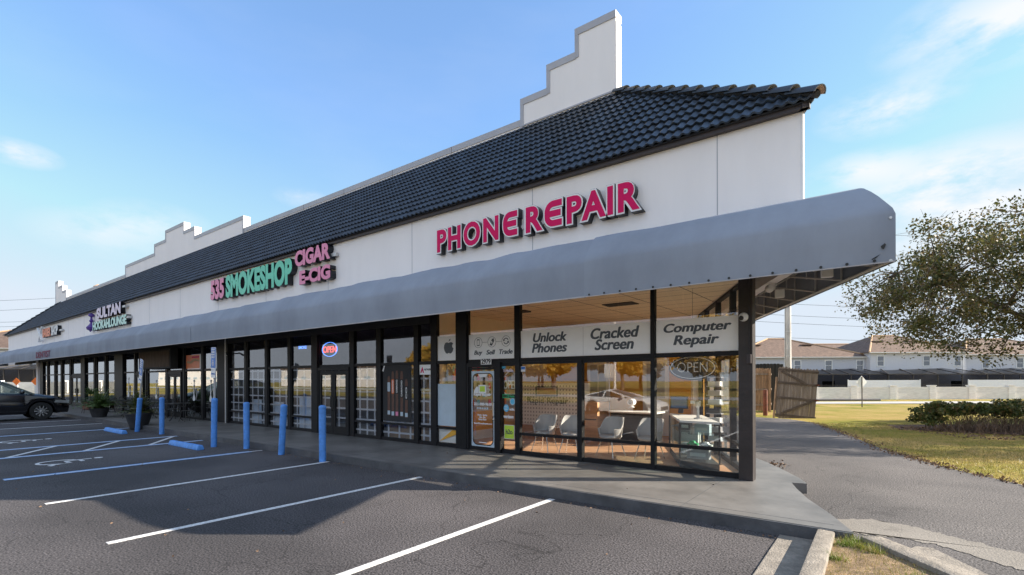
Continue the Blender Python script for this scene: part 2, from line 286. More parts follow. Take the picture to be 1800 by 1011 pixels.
class MB:
    def __init__(s): s.v = []; s.f = []
    def add(s, vs, fs):
        k = len(s.v); s.v += [tuple(v) for v in vs]; s.f += [tuple(i + k for i in f) for f in fs]; return s
    def box(s, x0, x1, y0, y1, z0, z1, T=None):
        vs = [Vector((x, y, z)) for z in (z0, z1) for y in (y0, y1) for x in (x0, x1)]
        if T is not None: vs = [T @ v for v in vs]
        return s.add(vs, [(0, 2, 3, 1), (4, 5, 7, 6), (0, 1, 5, 4), (2, 6, 7, 3), (0, 4, 6, 2), (1, 3, 7, 5)])
    def bar(s, a, b, wd, h, up=(0, 0, 1)):
        a = Vector(a); b = Vector(b); d = (b - a).normalized(); u = Vector(up); sd_ = d.cross(u)
        if sd_.length < 1e-4: sd_ = d.cross(Vector((1, 0, 0)))
        sd_.normalize(); u = sd_.cross(d)
        vs = [p + sd_ * i * wd / 2 + u * j * h / 2 for p in (a, b) for i, j in ((-1, -1), (1, -1), (1, 1), (-1, 1))]
        return s.add(vs, [(3, 2, 1, 0), (4, 5, 6, 7), (0, 1, 5, 4), (1, 2, 6, 5), (2, 3, 7, 6), (3, 0, 4, 7)])
    def tube(s, pts, rad, seg=8, cap=True):
        pts = [Vector(p) for p in pts]; rs = rad if isinstance(rad, (list, tuple)) else [rad] * len(pts); n = len(pts); vs = []; pu = None
        for i, p in enumerate(pts):
            d = (pts[min(i + 1, n - 1)] - pts[max(i - 1, 0)]).normalized()
            u = pu if pu is not None else (Vector((0, 0, 1)) if abs(d.z) < .9 else Vector((1, 0, 0)))
            sdv = d.cross(u).normalized(); u = sdv.cross(d).normalized(); pu = u
            vs += [p + (sdv * math.cos(2 * math.pi * k / seg) + u * math.sin(2 * math.pi * k / seg)) * rs[i] for k in range(seg)]
        fs = [(i * seg + k, i * seg + (k + 1) % seg, (i + 1) * seg + (k + 1) % seg, (i + 1) * seg + k) for i in range(n - 1) for k in range(seg)]
        if cap: fs += [tuple(range(seg))[::-1], tuple((n - 1) * seg + k for k in range(seg))]
        return s.add(vs, fs)
    def lathe(s, prof, c=(0, 0, 0), seg=24, axis='z', cap=True):
        vs = []
        for r, z in prof:
            for k in range(seg):
                a = 2 * math.pi * k / seg; x, y = r * math.cos(a), r * math.sin(a)
                p = (x, y, z) if axis == 'z' else ((x, z, y) if axis == 'y' else (z, x, y)); vs.append((p[0] + c[0], p[1] + c[1], p[2] + c[2]))
        n = len(prof); fs = [(i * seg + k, i * seg + (k + 1) % seg, (i + 1) * seg + (k + 1) % seg, (i + 1) * seg + k) for i in range(n - 1) for k in range(seg)]
        if cap: fs += [tuple(range(seg))[::-1], tuple((n - 1) * seg + k for k in range(seg))]
        return s.add(vs, fs)
    def prism(s, pts, z0, z1, ax='z'):
        n = len(pts)
        f = {'z': lambda p, h: (p[0], p[1], h), 'y': lambda p, h: (p[0], h, p[1]), 'x': lambda p, h: (h, p[0], p[1])}[ax]
        return s.add([f(p, z0) for p in pts] + [f(p, z1) for p in pts], [tuple(range(n))[::-1], tuple(range(n, 2 * n))] + [(i, (i + 1) % n, n + (i + 1) % n, n + i) for i in range(n)])
    def build(s, name, m, parent=None, smooth=False, bev=0, recalc=True):
        me = bpy.data.meshes.new(name); me.from_pydata([tuple(v) for v in s.v], [], s.f); me.update()
        if recalc or bev:
            bm = bmesh.new(); bm.from_mesh(me)
            bmesh.ops.recalc_face_normals(bm, faces=bm.faces)
            if bev: bmesh.ops.bevel(bm, geom=[e for e in bm.edges if len(e.link_faces) == 2 and e.calc_face_angle(0) > R(30)], offset=bev, segments=2, affect='EDGES', profile=.6)
            bm.to_mesh(me); bm.free()
        return finish(me, name, m, parent, smooth)
def lattice(mb, xc, zc, fill, y0, y1, ptf=None):
    """one connected frame: cells (i, j) of the grid xc x zc that are filled, y0..y1 deep"""
    F_ = set(fill); idx = {}
    def v(i, j, k):
        if (i, j, k) not in idx:
            p = (xc[i], y1 if k else y0, zc[j]); mb.v.append(tuple(ptf(p)) if ptf else p); idx[(i, j, k)] = len(mb.v) - 1
        return idx[(i, j, k)]
    for i, j in F_:
        mb.f.append((v(i, j, 0), v(i + 1, j, 0), v(i + 1, j + 1, 0), v(i, j + 1, 0))); mb.f.append((v(i, j, 1), v(i, j + 1, 1), v(i + 1, j + 1, 1), v(i + 1, j, 1)))
        if (i - 1, j) not in F_: mb.f.append((v(i, j, 0), v(i, j + 1, 0), v(i, j + 1, 1), v(i, j, 1)))
        if (i + 1, j) not in F_: mb.f.append((v(i + 1, j, 0), v(i + 1, j, 1), v(i + 1, j + 1, 1), v(i + 1, j + 1, 0)))
        if (i, j - 1) not in F_: mb.f.append((v(i, j, 0), v(i, j, 1), v(i + 1, j, 1), v(i + 1, j, 0)))
        if (i, j + 1) not in F_: mb.f.append((v(i, j + 1, 0), v(i + 1, j + 1, 0), v(i + 1, j + 1, 1), v(i, j + 1, 1)))
    return mb
def frame_lattice(mb, x0, x1, st, rails, y0, y1, ptf=None):
    xc = [x0, x0 + st, x1 - st, x1]; zc = sorted({z for r in rails for z in r}); full = []
    for j in range(len(zc) - 1):
        isr = any(abs(zc[j] - a) < 1e-6 and abs(zc[j + 1] - b) < 1e-6 for a, b in rails)
        full += [(0, j), (2, j)] + ([(1, j)] if isr else [])
    return lattice(mb, xc, zc, full, y0, y1, ptf)
def bx(name, m, parent, *a, bev=0): return MB().box(*a).build(name, m, parent, bev=bev)
def struct(o): o['kind'] = 'structure'; return o
def copy_tree(o, parent=None):
    c = o.copy(); COL.objects.link(c); c.parent = parent; ORG[c.name] = ORG.get(o.name, Vector((0, 0, 0)))
    for ch in list(o.children): copy_tree(ch, c)
    return c
def text_raw(s, offset=0, extrude=0, shear=0, res=4):
    cu = bpy.data.curves.new('t', 'FONT'); cu.body = s; cu.offset = offset; cu.extrude = extrude; cu.shear = shear; cu.resolution_u = res; cu.size = 1; cu.space_line = .95
    if '\n' in s: cu.align_x = 'CENTER'
    o = bpy.data.objects.new('t', cu); COL.objects.link(o); dg = bpy.context.evaluated_depsgraph_get(); dg.update()
    me = bpy.data.meshes.new_from_object(o.evaluated_get(dg)); bpy.data.objects.remove(o); bpy.data.curves.remove(cu)
    return me
def mesh_bounds(me):
    co = np.empty(len(me.vertices) * 3, 'f'); me.vertices.foreach_get('co', co); co = co.reshape(-1, 3); return co.min(0), co.max(0)
def fit_text(name, s, m, parent, x0, x1, z0, z1, y, offset=0.012, extrude=0.0, shear=0., depth=.004, flip=False):
    """text standing in the XZ plane, facing -Y, its outline fitted to the box"""
    me = text_raw(s, 0 if offset >= .015 else offset, .5 if depth else 0, shear)
    if offset >= .015:                       # heavier weight: the letter shapes widened by shifted layers, each a hair in front
        base = me; vs = []; fs = []
        for i, (a, b) in enumerate(((0, 0), (-1, 0), (1, 0), (-.6, .6), (.6, -.6), (.6, .6), (-.6, -.6))):
            k = len(vs); vs += [(v.co.x + a * offset * 1.3, v.co.y + b * offset * 1.1, v.co.z + i * .06) for v in base.vertices]; fs += [tuple(q + k for q in p.vertices) for p in base.polygons]
        me = bpy.data.meshes.new('t'); me.from_pydata(vs, [], fs); me.update(); bpy.data.meshes.remove(base)
    lo, hi = mesh_bounds(me)
    sx = (x1 - x0) / (hi[0] - lo[0]); sz = (z1 - z0) / (hi[1] - lo[1])
    T = Matrix(((sx, 0, 0, x0 - lo[0] * sx), (0, 0, -depth, y), (0, sz, 0, z0 - lo[1] * sz), (0, 0, 0, 1)))
    me.transform(T)
    return finish(me, name, m, parent)
def round_e(g):
    """E with a rounded back: outline grown by g"""
    W_, t, r = .60, .165, .30; x0, x1, z0, z1 = -g, W_ + g, -g, .72 + g; t2 = t + 2 * g; r += g; m = (z0 + z1) / 2; ri = max(.03, r - t2); P_ = [(x1, z1)]
    P_ += [(x0 + r + r * math.cos(R(a)), z1 - r + r * math.sin(R(a))) for a in range(90, 181, 15)] + [(x0 + r + r * math.cos(R(a)), z0 + r + r * math.sin(R(a))) for a in range(180, 271, 15)]
    P_ += [(x1, z0), (x1, z0 + t2)] + [(x0 + t2 + ri + ri * math.cos(R(a)), z0 + t2 + ri + ri * math.sin(R(a))) for a in range(270, 179, -15) if z0 + t2 + ri + ri * math.sin(R(a)) < m - t2 / 2 - .005]
    P_ += [(x0 + t2, m - t2 / 2), (x1 - .04, m - t2 / 2), (x1 - .04, m + t2 / 2), (x0 + t2, m + t2 / 2)]
    P_ += [(x0 + t2 + ri + ri * math.cos(R(a)), z1 - t2 - ri + ri * math.sin(R(a))) for a in range(180, 89, -15) if z1 - t2 - ri + ri * math.sin(R(a)) > m + t2 / 2 + .005] + [(x1, z1 - t2)]
    mb = MB().prism(P_, -.5, .5); me = bpy.data.meshes.new('e'); me.from_pydata(mb.v, [], mb.f); me.update(); return me
def channel_word(parent, word, x0, x1, z0, z1, yf, depth, face, outline=None, off=.035, ow=.03, sq=1.0):
    """each letter: black can > coloured face (> white outline behind it)"""
    spans = []; lo0 = None
    for i in range(len(word)):
        if word[i] == ' ': spans.append(None); continue
        me = text_raw(word[:i + 1], off); lo, hi = mesh_bounds(me); me2 = text_raw(word[i], off); l2, h2 = mesh_bounds(me2)
        if lo0 is None: lo0 = lo[0]
        spans.append((hi[0] - (h2[0] - l2[0]), hi[0])); bpy.data.meshes.remove(me); bpy.data.meshes.remove(me2)
    xs = [s for s in spans if s]; a, b = xs[0][0], xs[-1][1]; sx = (x1 - x0) / (b - a)
    meA = text_raw('H', off); l_, h_ = mesh_bounds(meA); bpy.data.meshes.remove(meA); sz = (z1 - z0) / (h_[1] - l_[1])
    for chh, sp in zip(word, spans):
        if not sp: continue
        me = text_raw(chh, off); lref = mesh_bounds(me)[0]; bpy.data.meshes.remove(me)
        def put(nm, o_, ya, yb, mm, par):
            me = text_raw(chh, o_, .5) if chh != '\u0404' else round_e(o_ - .03); ex = yb - ya
            xm = x0 + ((sp[0] + sp[1]) / 2 - a) * sx; ml, mh = mesh_bounds(me); cxm = (ml[0] + mh[0]) / 2
            T = Matrix(((sx * sq, 0, 0, xm - cxm * sx * sq), (0, 0, -ex, (ya + yb) / 2), (0, sz, 0, z0 - l_[1] * sz), (0, 0, 0, 1)))
            me.transform(T); return finish(me, nm, mm, par)
        can = put('letter', off + (ow * 1.5 if outline else .006), yf, yf + depth, 'can', parent)
        if outline:
            put('letter_outline', off + ow * 1.25, yf - .006, yf - .001, outline, can)
            put('letter_face', off - ow * .35, yf - .012, yf - .007, face, can)
        else: put('letter_face', off, yf - .008, yf - .001, face, can)
def leafcloud(name, centers, rad, n, size, m, parent, squash=.8, seed=1, elong=1.6):
    rg = np.random.default_rng(seed); C = np.array(centers, dtype=float); idx = rg.integers(0, len(C), n)
    r = np.array(rad)[idx] if hasattr(rad, '__len__') else np.full(n, rad)
    d = rg.normal(size=(n, 3)); d /= np.linalg.norm(d, axis=1)[:, None]; d *= (rg.random(n) ** .45)[:, None] * r[:, None]; d[:, 2] *= squash
    p = C[idx] + d
    a = rg.normal(size=(n, 3)); a /= np.linalg.norm(a, axis=1)[:, None]; b = np.cross(a, rg.normal(size=(n, 3))); b /= np.linalg.norm(b, axis=1)[:, None]
    s = size * (.6 + .8 * rg.random(n))[:, None]
    V = np.stack([p - a * s * elong / 2, p + b * s / 2, p + a * s * elong / 2, p - b * s / 2], 1).reshape(-1, 3)
    me = bpy.data.meshes.new(name); me.from_pydata(V.tolist(), [], np.arange(n * 4).reshape(-1, 4).tolist()); me.update()
    return finish(me, name, m, parent)
def rough_poly(name, pts, z, m, parent=None, zf=None, step=None):
    mb = MB(); n = len(pts); mb.add([(x, y, z if zf is None else zf(x, y) + z) for x, y in pts], [tuple(range(n))])
    return mb.build(name, m, parent, recalc=False)
FW = Vector((-.602, .799)); RT = Vector((.799, .602)); SV = Vector((-.424, .9056, 0)); SN = Vector((.9056, .424, 0))
def sstep(t): t = max(0, min(1, t)); return t * t * (3 - 2 * t)
def gz(x, y):
    e = x * FW.x + y * FW.y; o = x * RT.x + y * RT.y
    return -.03 - .76 * sstep((e - 27) / 18) * sstep((o + 45) / 50)

# ================================================================ SETTING: ground
mb = MB(); xs = sorted(set([-400, -250, -160, -120] + list(range(-100, 90, 3)) + [100, 140, 200, 400])); ys = sorted(set([-400, -200, -120] + list(range(-90, 130, 3)) + [150, 200, 400]))
nx = len(xs); mb.v = [(x, y, gz(x, y)) for y in ys for x in xs]
mb.f = [(j * nx + i, j * nx + i + 1, (j + 1) * nx + i + 1, (j + 1) * nx + i) for j in range(len(ys) - 1) for i in range(nx - 1)]
o = struct(mb.build('lawn_ground', 'grass', None, smooth=True, recalc=False))
props(o, 'wide winter lawn, green and straw coloured, round the car park', 'lawn')
KY = 6.62
lot = [(-78, -16), (-.95, -16), (-.95, KY + .05), (-78, KY + .05)]
struct(rough_poly('car_park_asphalt', lot, 0.0, 'lot'))
drive = [(-1.0, 6.4), (.3, 6.6), (1.9, 4.4), (2.3, 1.2), (2.3, -16), (60, -16), (60, -6), (24, -1), (10, 5.0), (5.4, 8.3), (3.4, 10.3), (1.88, 12.2), (.95, 13.7), (.42, 14.9), (-.1, 16.2), (-.86, 19.0), (-1.7, 21.8), (-2.5, 24.3), (-3.6, 25.8), (-8.5, 27.5), (-8.0, 20)]
struct(rough_poly('driveway_asphalt', drive, -0.004, 'drive'))
beige = [(-.66, 7.72), (-.2, 8.05), (.25, 7.95), (.9, 7.55), (1.5, 7.2), (2.2, 6.7), (3.4, 5.7), (4.6, 4.6), (4.0, 4.4), (2.8, 5.3), (1.9, 6.0), (1.4, 6.5), (.8, 6.95), (.45, 7.25), (.1, 7.3), (-.3, 7.2), (-.52, 7.3)]
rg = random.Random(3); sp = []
for i, (x, y) in enumerate(beige):
    x2, y2 = beige[(i + 1) % len(beige)]
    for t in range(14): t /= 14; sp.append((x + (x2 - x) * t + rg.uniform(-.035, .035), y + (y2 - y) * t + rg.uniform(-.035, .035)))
struct(rough_poly('pale_asphalt_patch', sp, 0.001, 'beige'))  # paler beige area with a ragged outline, laid over the driveway
# public road beyond the lawn, following the ground
mb = MB(); n = 60
for i in range(n + 1):
    o_ = -90 + i * 3.2
    for e in (51.0, 55.5):
        p = FW * e + RT * o_; mb.v.append((p.x, p.y, gz(p.x, p.y) + .05))
mb.f = [(2 * i, 2 * i + 2, 2 * i + 3, 2 * i + 1) for i in range(n)]
struct(mb.build('public_road', 'road', None, recalc=False))
# road and verge behind the camera, mirrored in the windows
struct(rough_poly('side_road', [(-200, -34), (150, -34), (150, -27), (-200, -27)], -.005, 'road'))
# walkway
walk = [(-64, KY), (-.30, KY), (-.57, 7.35), (-.9, 8.1), (-1.12, 8.75), (-1.25, 9.2), (-1.04, 9.25), (-1.2, 9.7), (-1.5, 10.3), (-1.92, 11.1), (-2.3, 11.7), (-8.3, 24.6), (-54, 24.6), (-64, 12)]
MBw = MB(); MBw.prism(walk, -.1, .158)
walkway = struct(MBw.build('walkway', 'walk', None))
bx('kerb_face', 'walkedge', None, -64, -.30, KY - .035, KY - .002, -.1, .152); bpy.data.objects['kerb_face']['kind'] = 'structure'
mb = MB()
for x in (-2.2, -9.6, -17, -24.4, -31.8, -39.2): mb.box(x - .004, x + .004, KY + .01, 9.0, .158, .1595)
mb.box(-64, -.5, KY + .20, KY + .206, .158, .1595)
struct(mb.build('walkway_joints', 'walkedge', None))
# planter island kerbs
mb = MB(); mb.prism([(-.64, 6.60), (-.47, 6.58), (-.42, 2.5), (-.60, 2.5)], -.05, .15)
struct(mb.build('kerb', 'conc', None, bev=.025, smooth='auto'))
mb = MB(); mb.prism([(-1.02, 6.58), (-.645, 6.58), (-.605, 2.5), (-1.0, 2.5)], -.05, .014)
struct(mb.build('gutter', 'conc', None, bev=.005))
mb = MB(); mb.prism([(-.25, 6.60), (-.06, 6.72), (.62, 5.95), (1.35, 4.6), (1.15, 4.5), (.40, 5.80)], -.05, .14)
struct(mb.build('kerb', 'conc', None, bev=.025, smooth='auto'))
mb = MB(); mb.prism([(.10, 6.60), (.24, 6.98), (.38, 7.02), (.64, 6.55), (.95, 6.0), (1.6, 4.9), (1.36, 4.64), (.64, 5.97)], -.05, .02)
struct(mb.build('gutter', 'conc', None, bev=.005))
isl = rough_poly('island_soil', [(-.47, 6.6), (-.22, 6.6), (.42, 5.8), (1.2, 4.4), (1.2, 2.5), (-.42, 2.5)], .09, 'dirt'); struct(isl)
def blades(name, pts, hmin, hmax, wd, m, seed=1, **kw):
    rg = np.random.default_rng(seed); P = np.array(pts); n = len(P); a = rg.random(n) * 6.28; h = hmin + (hmax - hmin) * rg.random(n) ** 1.5
    lean = rg.normal(size=(n, 2)) * .45; dx = np.cos(a) * wd; dy = np.sin(a) * wd
    V = np.empty((n, 3, 3)); V[:, 0] = P; V[:, 1] = P; V[:, 2] = P; V[:, 0, 0] -= dx; V[:, 0, 1] -= dy; V[:, 1, 0] += dx; V[:, 1, 1] += dy
    V[:, 2, 0] += lean[:, 0] * h; V[:, 2, 1] += lean[:, 1] * h; V[:, 2, 2] += h
    me = bpy.data.meshes.new(name); me.from_pydata(V.reshape(-1, 3).tolist(), [], np.arange(n * 3).reshape(-1, 3).tolist()); me.update()
    return props(finish(me, name, m, None), kind='stuff', **kw)
rg = random.Random(5); pts = []
while len(pts) < 5200:
    y = rg.uniform(4.2, 6.56); x = rg.uniform(-.45, .9)
    if x < -.22 + max(0, (6.6 - y)) * .78: pts.append((x, y, .09))
blades('grass', pts, .01, .05, .0022, 'blade', 2, label='dry straw coloured grass in the kerbed planter corner', cat='grass')
pts = []
for c in ((-.3, 6.35), (-.2, 6.28), (-.36, 6.28), (-.12, 6.2), (-.4, 5.75), (.2, 5.55), (-.3, 6.52)):
    for k in range(110): pts.append((c[0] + rg.gauss(0, .05), c[1] + rg.gauss(0, .03), .09))
blades('weeds', pts, .03, .11, .003, 'gblade', 3, label='fresh green weeds against the walkway end of the planter', cat='weeds')
# lawn edge tufts right of the driveway
edge = [(-2.5, 24.3), (-1.7, 21.8), (-.86, 19.0), (-.1, 16.2), (.42, 14.9), (.95, 13.7), (1.88, 12.2), (3.4, 10.3), (5.4, 8.3)]
pts = []
for k in range(26000):
    i = rg.randrange(len(edge) - 1); t = rg.random(); a, b = edge[i], edge[i + 1]
    off = abs(rg.gauss(0, 3.2)); x = a[0] + (b[0] - a[0]) * t + off * .86 - .03; y = a[1] + (b[1] - a[1]) * t + off * .5
    pts.append((x, y, gz(x, y)))
blades('lawn_grass', pts, .015, .07, .006, 'blade', 4, label='sparse straw and green grass along the driveway edge', cat='grass')
pts = []
for k in range(1500):
    i = rg.randrange(len(edge) - 1); t = rg.random(); a, b = edge[i], edge[i + 1]
    pts.append((a[0] + (b[0] - a[0]) * t + rg.gauss(0, .12), a[1] + (b[1] - a[1]) * t + rg.gauss(0, .1), .01))
for k in range(260): pts.append((-2.0 + rg.gauss(0, .12), 11.6 + rg.gauss(0, .35), .01))
props(leafcloud('leaf_litter', pts, .02, 2200, .03, 'twig', None, .2, 5), 'brown fallen leaves along the driveway edges', 'leaves', kind='stuff')

pts = [(rg.uniform(-22, -1.2), rg.uniform(.5, 6.5), .004) for k in range(150)] + [(rg.uniform(-12, -1), 6.5 - abs(rg.gauss(0, .06)), .004) for k in range(160)] + [(rg.uniform(-9, -2), rg.uniform(6.8, 8.9), .162) for k in range(25)]
props(leafcloud('debris', pts, .006, 330, .022, 'twig', None, .2, 6), 'tiny leaf bits and grit scattered over the car park and along the kerb', 'debris', kind='stuff')
# ---------------------------------------------------------------- painted markings
def line(name, m, x0, x1, y0, y1, z=.004): return struct(bx(name, m, None, x0, x1, y0, y1, -.002, z))
for x in (-4.13, -7.08, -10.1): line('parking_stripe', 'paint_w', x - .05, x + .05, 1.74 if x < -5 else -.6, 6.5)
line('parking_stripe', 'paint_w', -13.2, -13.13, 1.7, 6.5)
line('blue_stripe', 'paint_b', -13.285, -13.205, 1.7, 6.2); line('blue_stripe', 'paint_b', -13.125, -13.08, 1.7, 6.2)
for x, y1 in ((-16.85, 6.5), (-18.85, 6.5), (-23.6, 6.5)):
    line('parking_stripe', 'paint_w', x - .04, x + .04, 1.2, y1, .0045); line('blue_stripe', 'paint_b', x + .045, x + .10, 1.2, y1); line('blue_stripe', 'paint_b', x - .10, x - .045, 1.2, y1)
for k in range(4):
    y = 5.9 - k * 1.45
    mb = MB().bar((-16.94, y - .75, .0015), (-18.76, y + .45, .0015), .10, .006); struct(mb.build('hatch_stripe', 'paint_w', None))
for x in (-27.1, -30.4, -34.0, -37.2, -40.3): line('parking_stripe', 'paint_w', x - .05, x + .05, 1.3, 6.5)
def wheelchair_symbol(cx, cy):
    # pictogram, head towards the building; drawn in strokes
    t = MB()
    def stroke(pts, wd=.07):
        for a, b in zip(pts, pts[1:]): t.bar((cx + a[0], cy + a[1], .003), (cx + b[0], cy + b[1], .003), wd, .004)
    arc = [(-.02 + .33 * math.cos(R(a)), -.18 + .36 * math.sin(R(a))) for a in range(120, 400, 14)]
    stroke(arc); stroke([(-.12, .42), (-.08, -.05), (.26, -.05), (.42, -.42), (.56, -.38)]); stroke([(-.1, .2), (.2, .2)])
    t.lathe([(.085, .001), (.085, .005)], (cx - .13, cy + .56, 0), 12)
    return struct(t.build('wheelchair_symbol', 'paint_w', None))
wheelchair_symbol(-15.0, 3.0); wheelchair_symbol(-21.2, 3.2)
# ================================================================ THE BUILDING
GY, FY, AY = 9.05, 8.55, 7.3          # planes of the glass, the upper wall and the awning front
B = thing('strip_mall', 'long single storey shop row with white upper wall, navy tiled roof and stepped parapets', 'building', (-30, 9.05, 0), world=True)
C0 = Vector((-1.78, 9.05, 0))          # glass corner
# --- upper wall
FX1, FX0 = -1.0, -63.7
mb = MB().box(FX0, FX1, FY, FY + .18, 3.55, 5.90)
mb.build('upper_wall', 'stucco', B)
fc = Vector((FX1, FY, 0)); end = fc + SV * 17
mb = MB(); mb.add([(p.x, p.y, z) for z in (3.55, 5.90) for p in (fc + Vector((-.002, .18, 0)), end, end - SN * .2, fc + Vector((-.2, .18, 0)))], [(3, 2, 1, 0), (4, 5, 6, 7), (0, 1, 5, 4), (1, 2, 6, 5), (2, 3, 7, 6), (3, 0, 4, 7)])
mb.build('upper_wall', 'stucco', B)
LV = Vector((.45, .893, 0))
lc = Vector((FX0, FY + .18, 0)); le = lc + LV * 17
MB().prism([(lc.x, lc.y), (lc.x + .22, lc.y), (le.x + .22, le.y), (le.x, le.y)], 3.55, 5.90).build('upper_wall', 'stucco', B)
for x in (-2.22, -5.9, -9.61, -13.3, -17.0, -20.7, -24.4, -28.1, -31.8, -35.5, -39.2, -42.9, -46.6, -50.3, -54, -57.7): MB().box(x - .008, x + .008, FY - .003, FY, 4.0, 5.93).build('wall_joint', 'cap', B)
MB().box(FX1 - .03, FX1 + .004, FY - .006, FY + .0, 4.0, 5.94).build('corner_bead', 'white', B)
# brown drip edge under the tiles
mb = MB().box(FX0 - .05, FX1 + .10, FY - .10, FY - .002, 5.835, 5.90)
a = Vector((FX1 + .10, FY - .10, 0)); b = a + SV * 17
mb.add([(p.x, p.y, z) for z in (5.835, 5.90) for p in (a, b, b - SN * .10, a - SN * .10)], [(3, 2, 1, 0), (4, 5, 6, 7), (0, 1, 5, 4), (1, 2, 6, 5), (2, 3, 7, 6), (3, 0, 4, 7)])
mb.build('drip_edge', 'trim', B)
# --- tiled roof : three slopes cut along the hips
EC = Vector((-.84, 8.39, 5.90)); TP = Vector((-5.25, 11.22, 8.80))
EL = Vector((-63.95, 8.39, 5.90)); TL = Vector((-58.9, 11.22, 8.80))
def tile_slope(name, origin, along, upv, length, rows, row, tw, cuts, parent):
    """origin: eave start; along: unit vector down the eave; upv: unit vector up the slope"""
    nrm = along.cross(upv).normalized()
    if nrm.z < 0: nrm = -nrm
    per = 6; n = int(length / tw * per); prof = []
    for k in range(n + 1):
        t = (k % per) / per
        prof.append((k * tw / per, .03 * (math.sin(math.pi * t / .62) if t < .62 else -.25 * math.sin(math.pi * (t - .62) / .38))))
    V = []; Fc = []
    for r in range(rows):
        base = len(V)
        for (q, dz) in ((r * row, .046), (r * row, .014), ((r + 1.02) * row, .0)):
            off = 0
            for u, h in prof:
                p = origin + along * u + upv * q + nrm * (dz + h * (1 if dz != .014 else .9))
                V.append(p)
        m_ = n + 1
        for k in range(n):
            Fc.append((base + k, base + k + 1, base + 2 * m_ + k + 1, base + 2 * m_ + k)); Fc.append((base + m_ + k, base + m_ + k + 1, base + k + 1, base + k))
    me = bpy.data.meshes.new(name); me.from_pydata([tuple(v) for v in V], [], Fc); me.update()
    bm = bmesh.new(); bm.from_mesh(me)
    for co, no in cuts: bmesh.ops.bisect_plane(bm, geom=bm.verts[:] + bm.edges[:] + bm.faces[:], plane_co=co, plane_no=no, clear_outer=True)
    bmesh.ops.recalc_face_normals(bm, faces=bm.faces); bm.to_mesh(me); bm.free()
    return finish(me, name, 'tile', parent, smooth='auto')
slope_up = Vector((0, TP.y - EC.y, TP.z - EC.z)); sl = slope_up.length; slope_up.normalize()
hipR = (TP - EC); cutR = Vector((hipR.y, -hipR.x, 0)).normalized()
hipL = (TL - EL); cutL = Vector((-hipL.y, hipL.x, 0)).normalized()
roof = tile_slope('roof', EL + Vector((-.2, 0, 0)), Vector((1, 0, 0)), slope_up, 63.5, 13, sl / 12.6, .155, [(EC, cutR), (EL, cutL), (TP, Vector((0, .2, 1)))], B)
inn = -SN; run = (TP - EC).dot(inn); su = (inn * run + Vector((0, 0, TP.z - EC.z))); su.normalize()
tile_slope('side_roof', EC - SV * .2, SV, su, 17, 13, sl / 12.6, .155, [(EC, -cutR), (TP, Vector((0, 0, 1)))], B)
LN = Vector((-.893, .45, 0)); runL = (TL - EL).dot(-LN); sul = (-LN * runL + Vector((0, 0, 2.90))).normalized()
tile_slope('side_roof', EL - LV * .2, LV, sul, 17, 13, sl / 12.6, .155, [(EL, -cutL), (TL, Vector((0, 0, 1)))], B)
# closed body under the tiles
MB().add([EL, EC, EC + SV * 17, EL + LV * 17, TL, TP, TP + SV * 14, TL + LV * 14], [(0, 1, 5, 4), (1, 2, 6, 5), (0, 4, 7, 3), (4, 5, 6, 7), (2, 3, 7, 6), (0, 3, 2, 1)]).build('roof_deck', 'soffit', B)
# hip caps, overlapping barrel tiles
def hip_caps(a, b, n, name):
    d = (b - a); ln = d.length / n; d.normalize()
    for i in range(n):
        p = a + d * ln * i; q = a + d * (ln * (i + 1.22)); up = Vector((0, 0, 1)); s_ = d.cross(up).normalized(); u = s_.cross(d).normalized(); t = MB()
        seg = 9; vs = []
        for pt, r, lift in ((p, .11, .045), (q, .085, -.005)):
            for rr in (r, r - .018):
                for k in range(seg + 1):
                    an = math.pi * k / seg - .0; vs.append(pt + s_ * math.cos(an) * rr + u * (math.sin(an) * rr + lift))
        m_ = seg + 1; t.v = vs
        for k in range(seg): t.f += [(k, k + 1, 2 * m_ + k + 1, 2 * m_ + k), (m_ + k + 1, m_ + k, 3 * m_ + k, 3 * m_ + k + 1), (k, m_ + k, m_ + k + 1, k + 1), (2 * m_ + k + 1, 3 * m_ + k + 1, 3 * m_ + k, 2 * m_ + k)]
        t.f += [(0, 2 * m_, 3 * m_, m_), (seg, m_ + seg, 3 * m_ + seg, 2 * m_ + seg)]
        cp = t.build('ridge_tile', 'tile', B, smooth='auto')
        e = MB(); vs = [p + d * .006 + s_ * math.cos(math.pi * k / seg) * .093 + u * (math.sin(math.pi * k / seg) * .093 + .045) for k in range(m_)] + [p + d * .06 + s_ * math.cos(math.pi * k / seg) * .06 + u * (math.sin(math.pi * k / seg) * .06 + .03) for k in range(m_)]
        e.add(vs, [(k, k + 1, m_ + k + 1, m_ + k) for k in range(seg)]); e.build('mortar', 'mortar' if i == 0 else 'cap', cp)
hip_caps(EC + Vector((.06, -.04, .0)), TP + Vector((0, 0, .03)), 13, 'r'); hip_caps(EL + Vector((-.1, -.06, .02)), TL + Vector((0, 0, .02)), 12, 'l')
MB().tube([EC + Vector((.05, -.03, .03)), TP + Vector((0, 0, .05))], .055, 6).tube([EL + Vector((-.05, -.03, .03)), TL + Vector((0, 0, .05))], .055, 6).build('hip_batten', 'soffit', B)
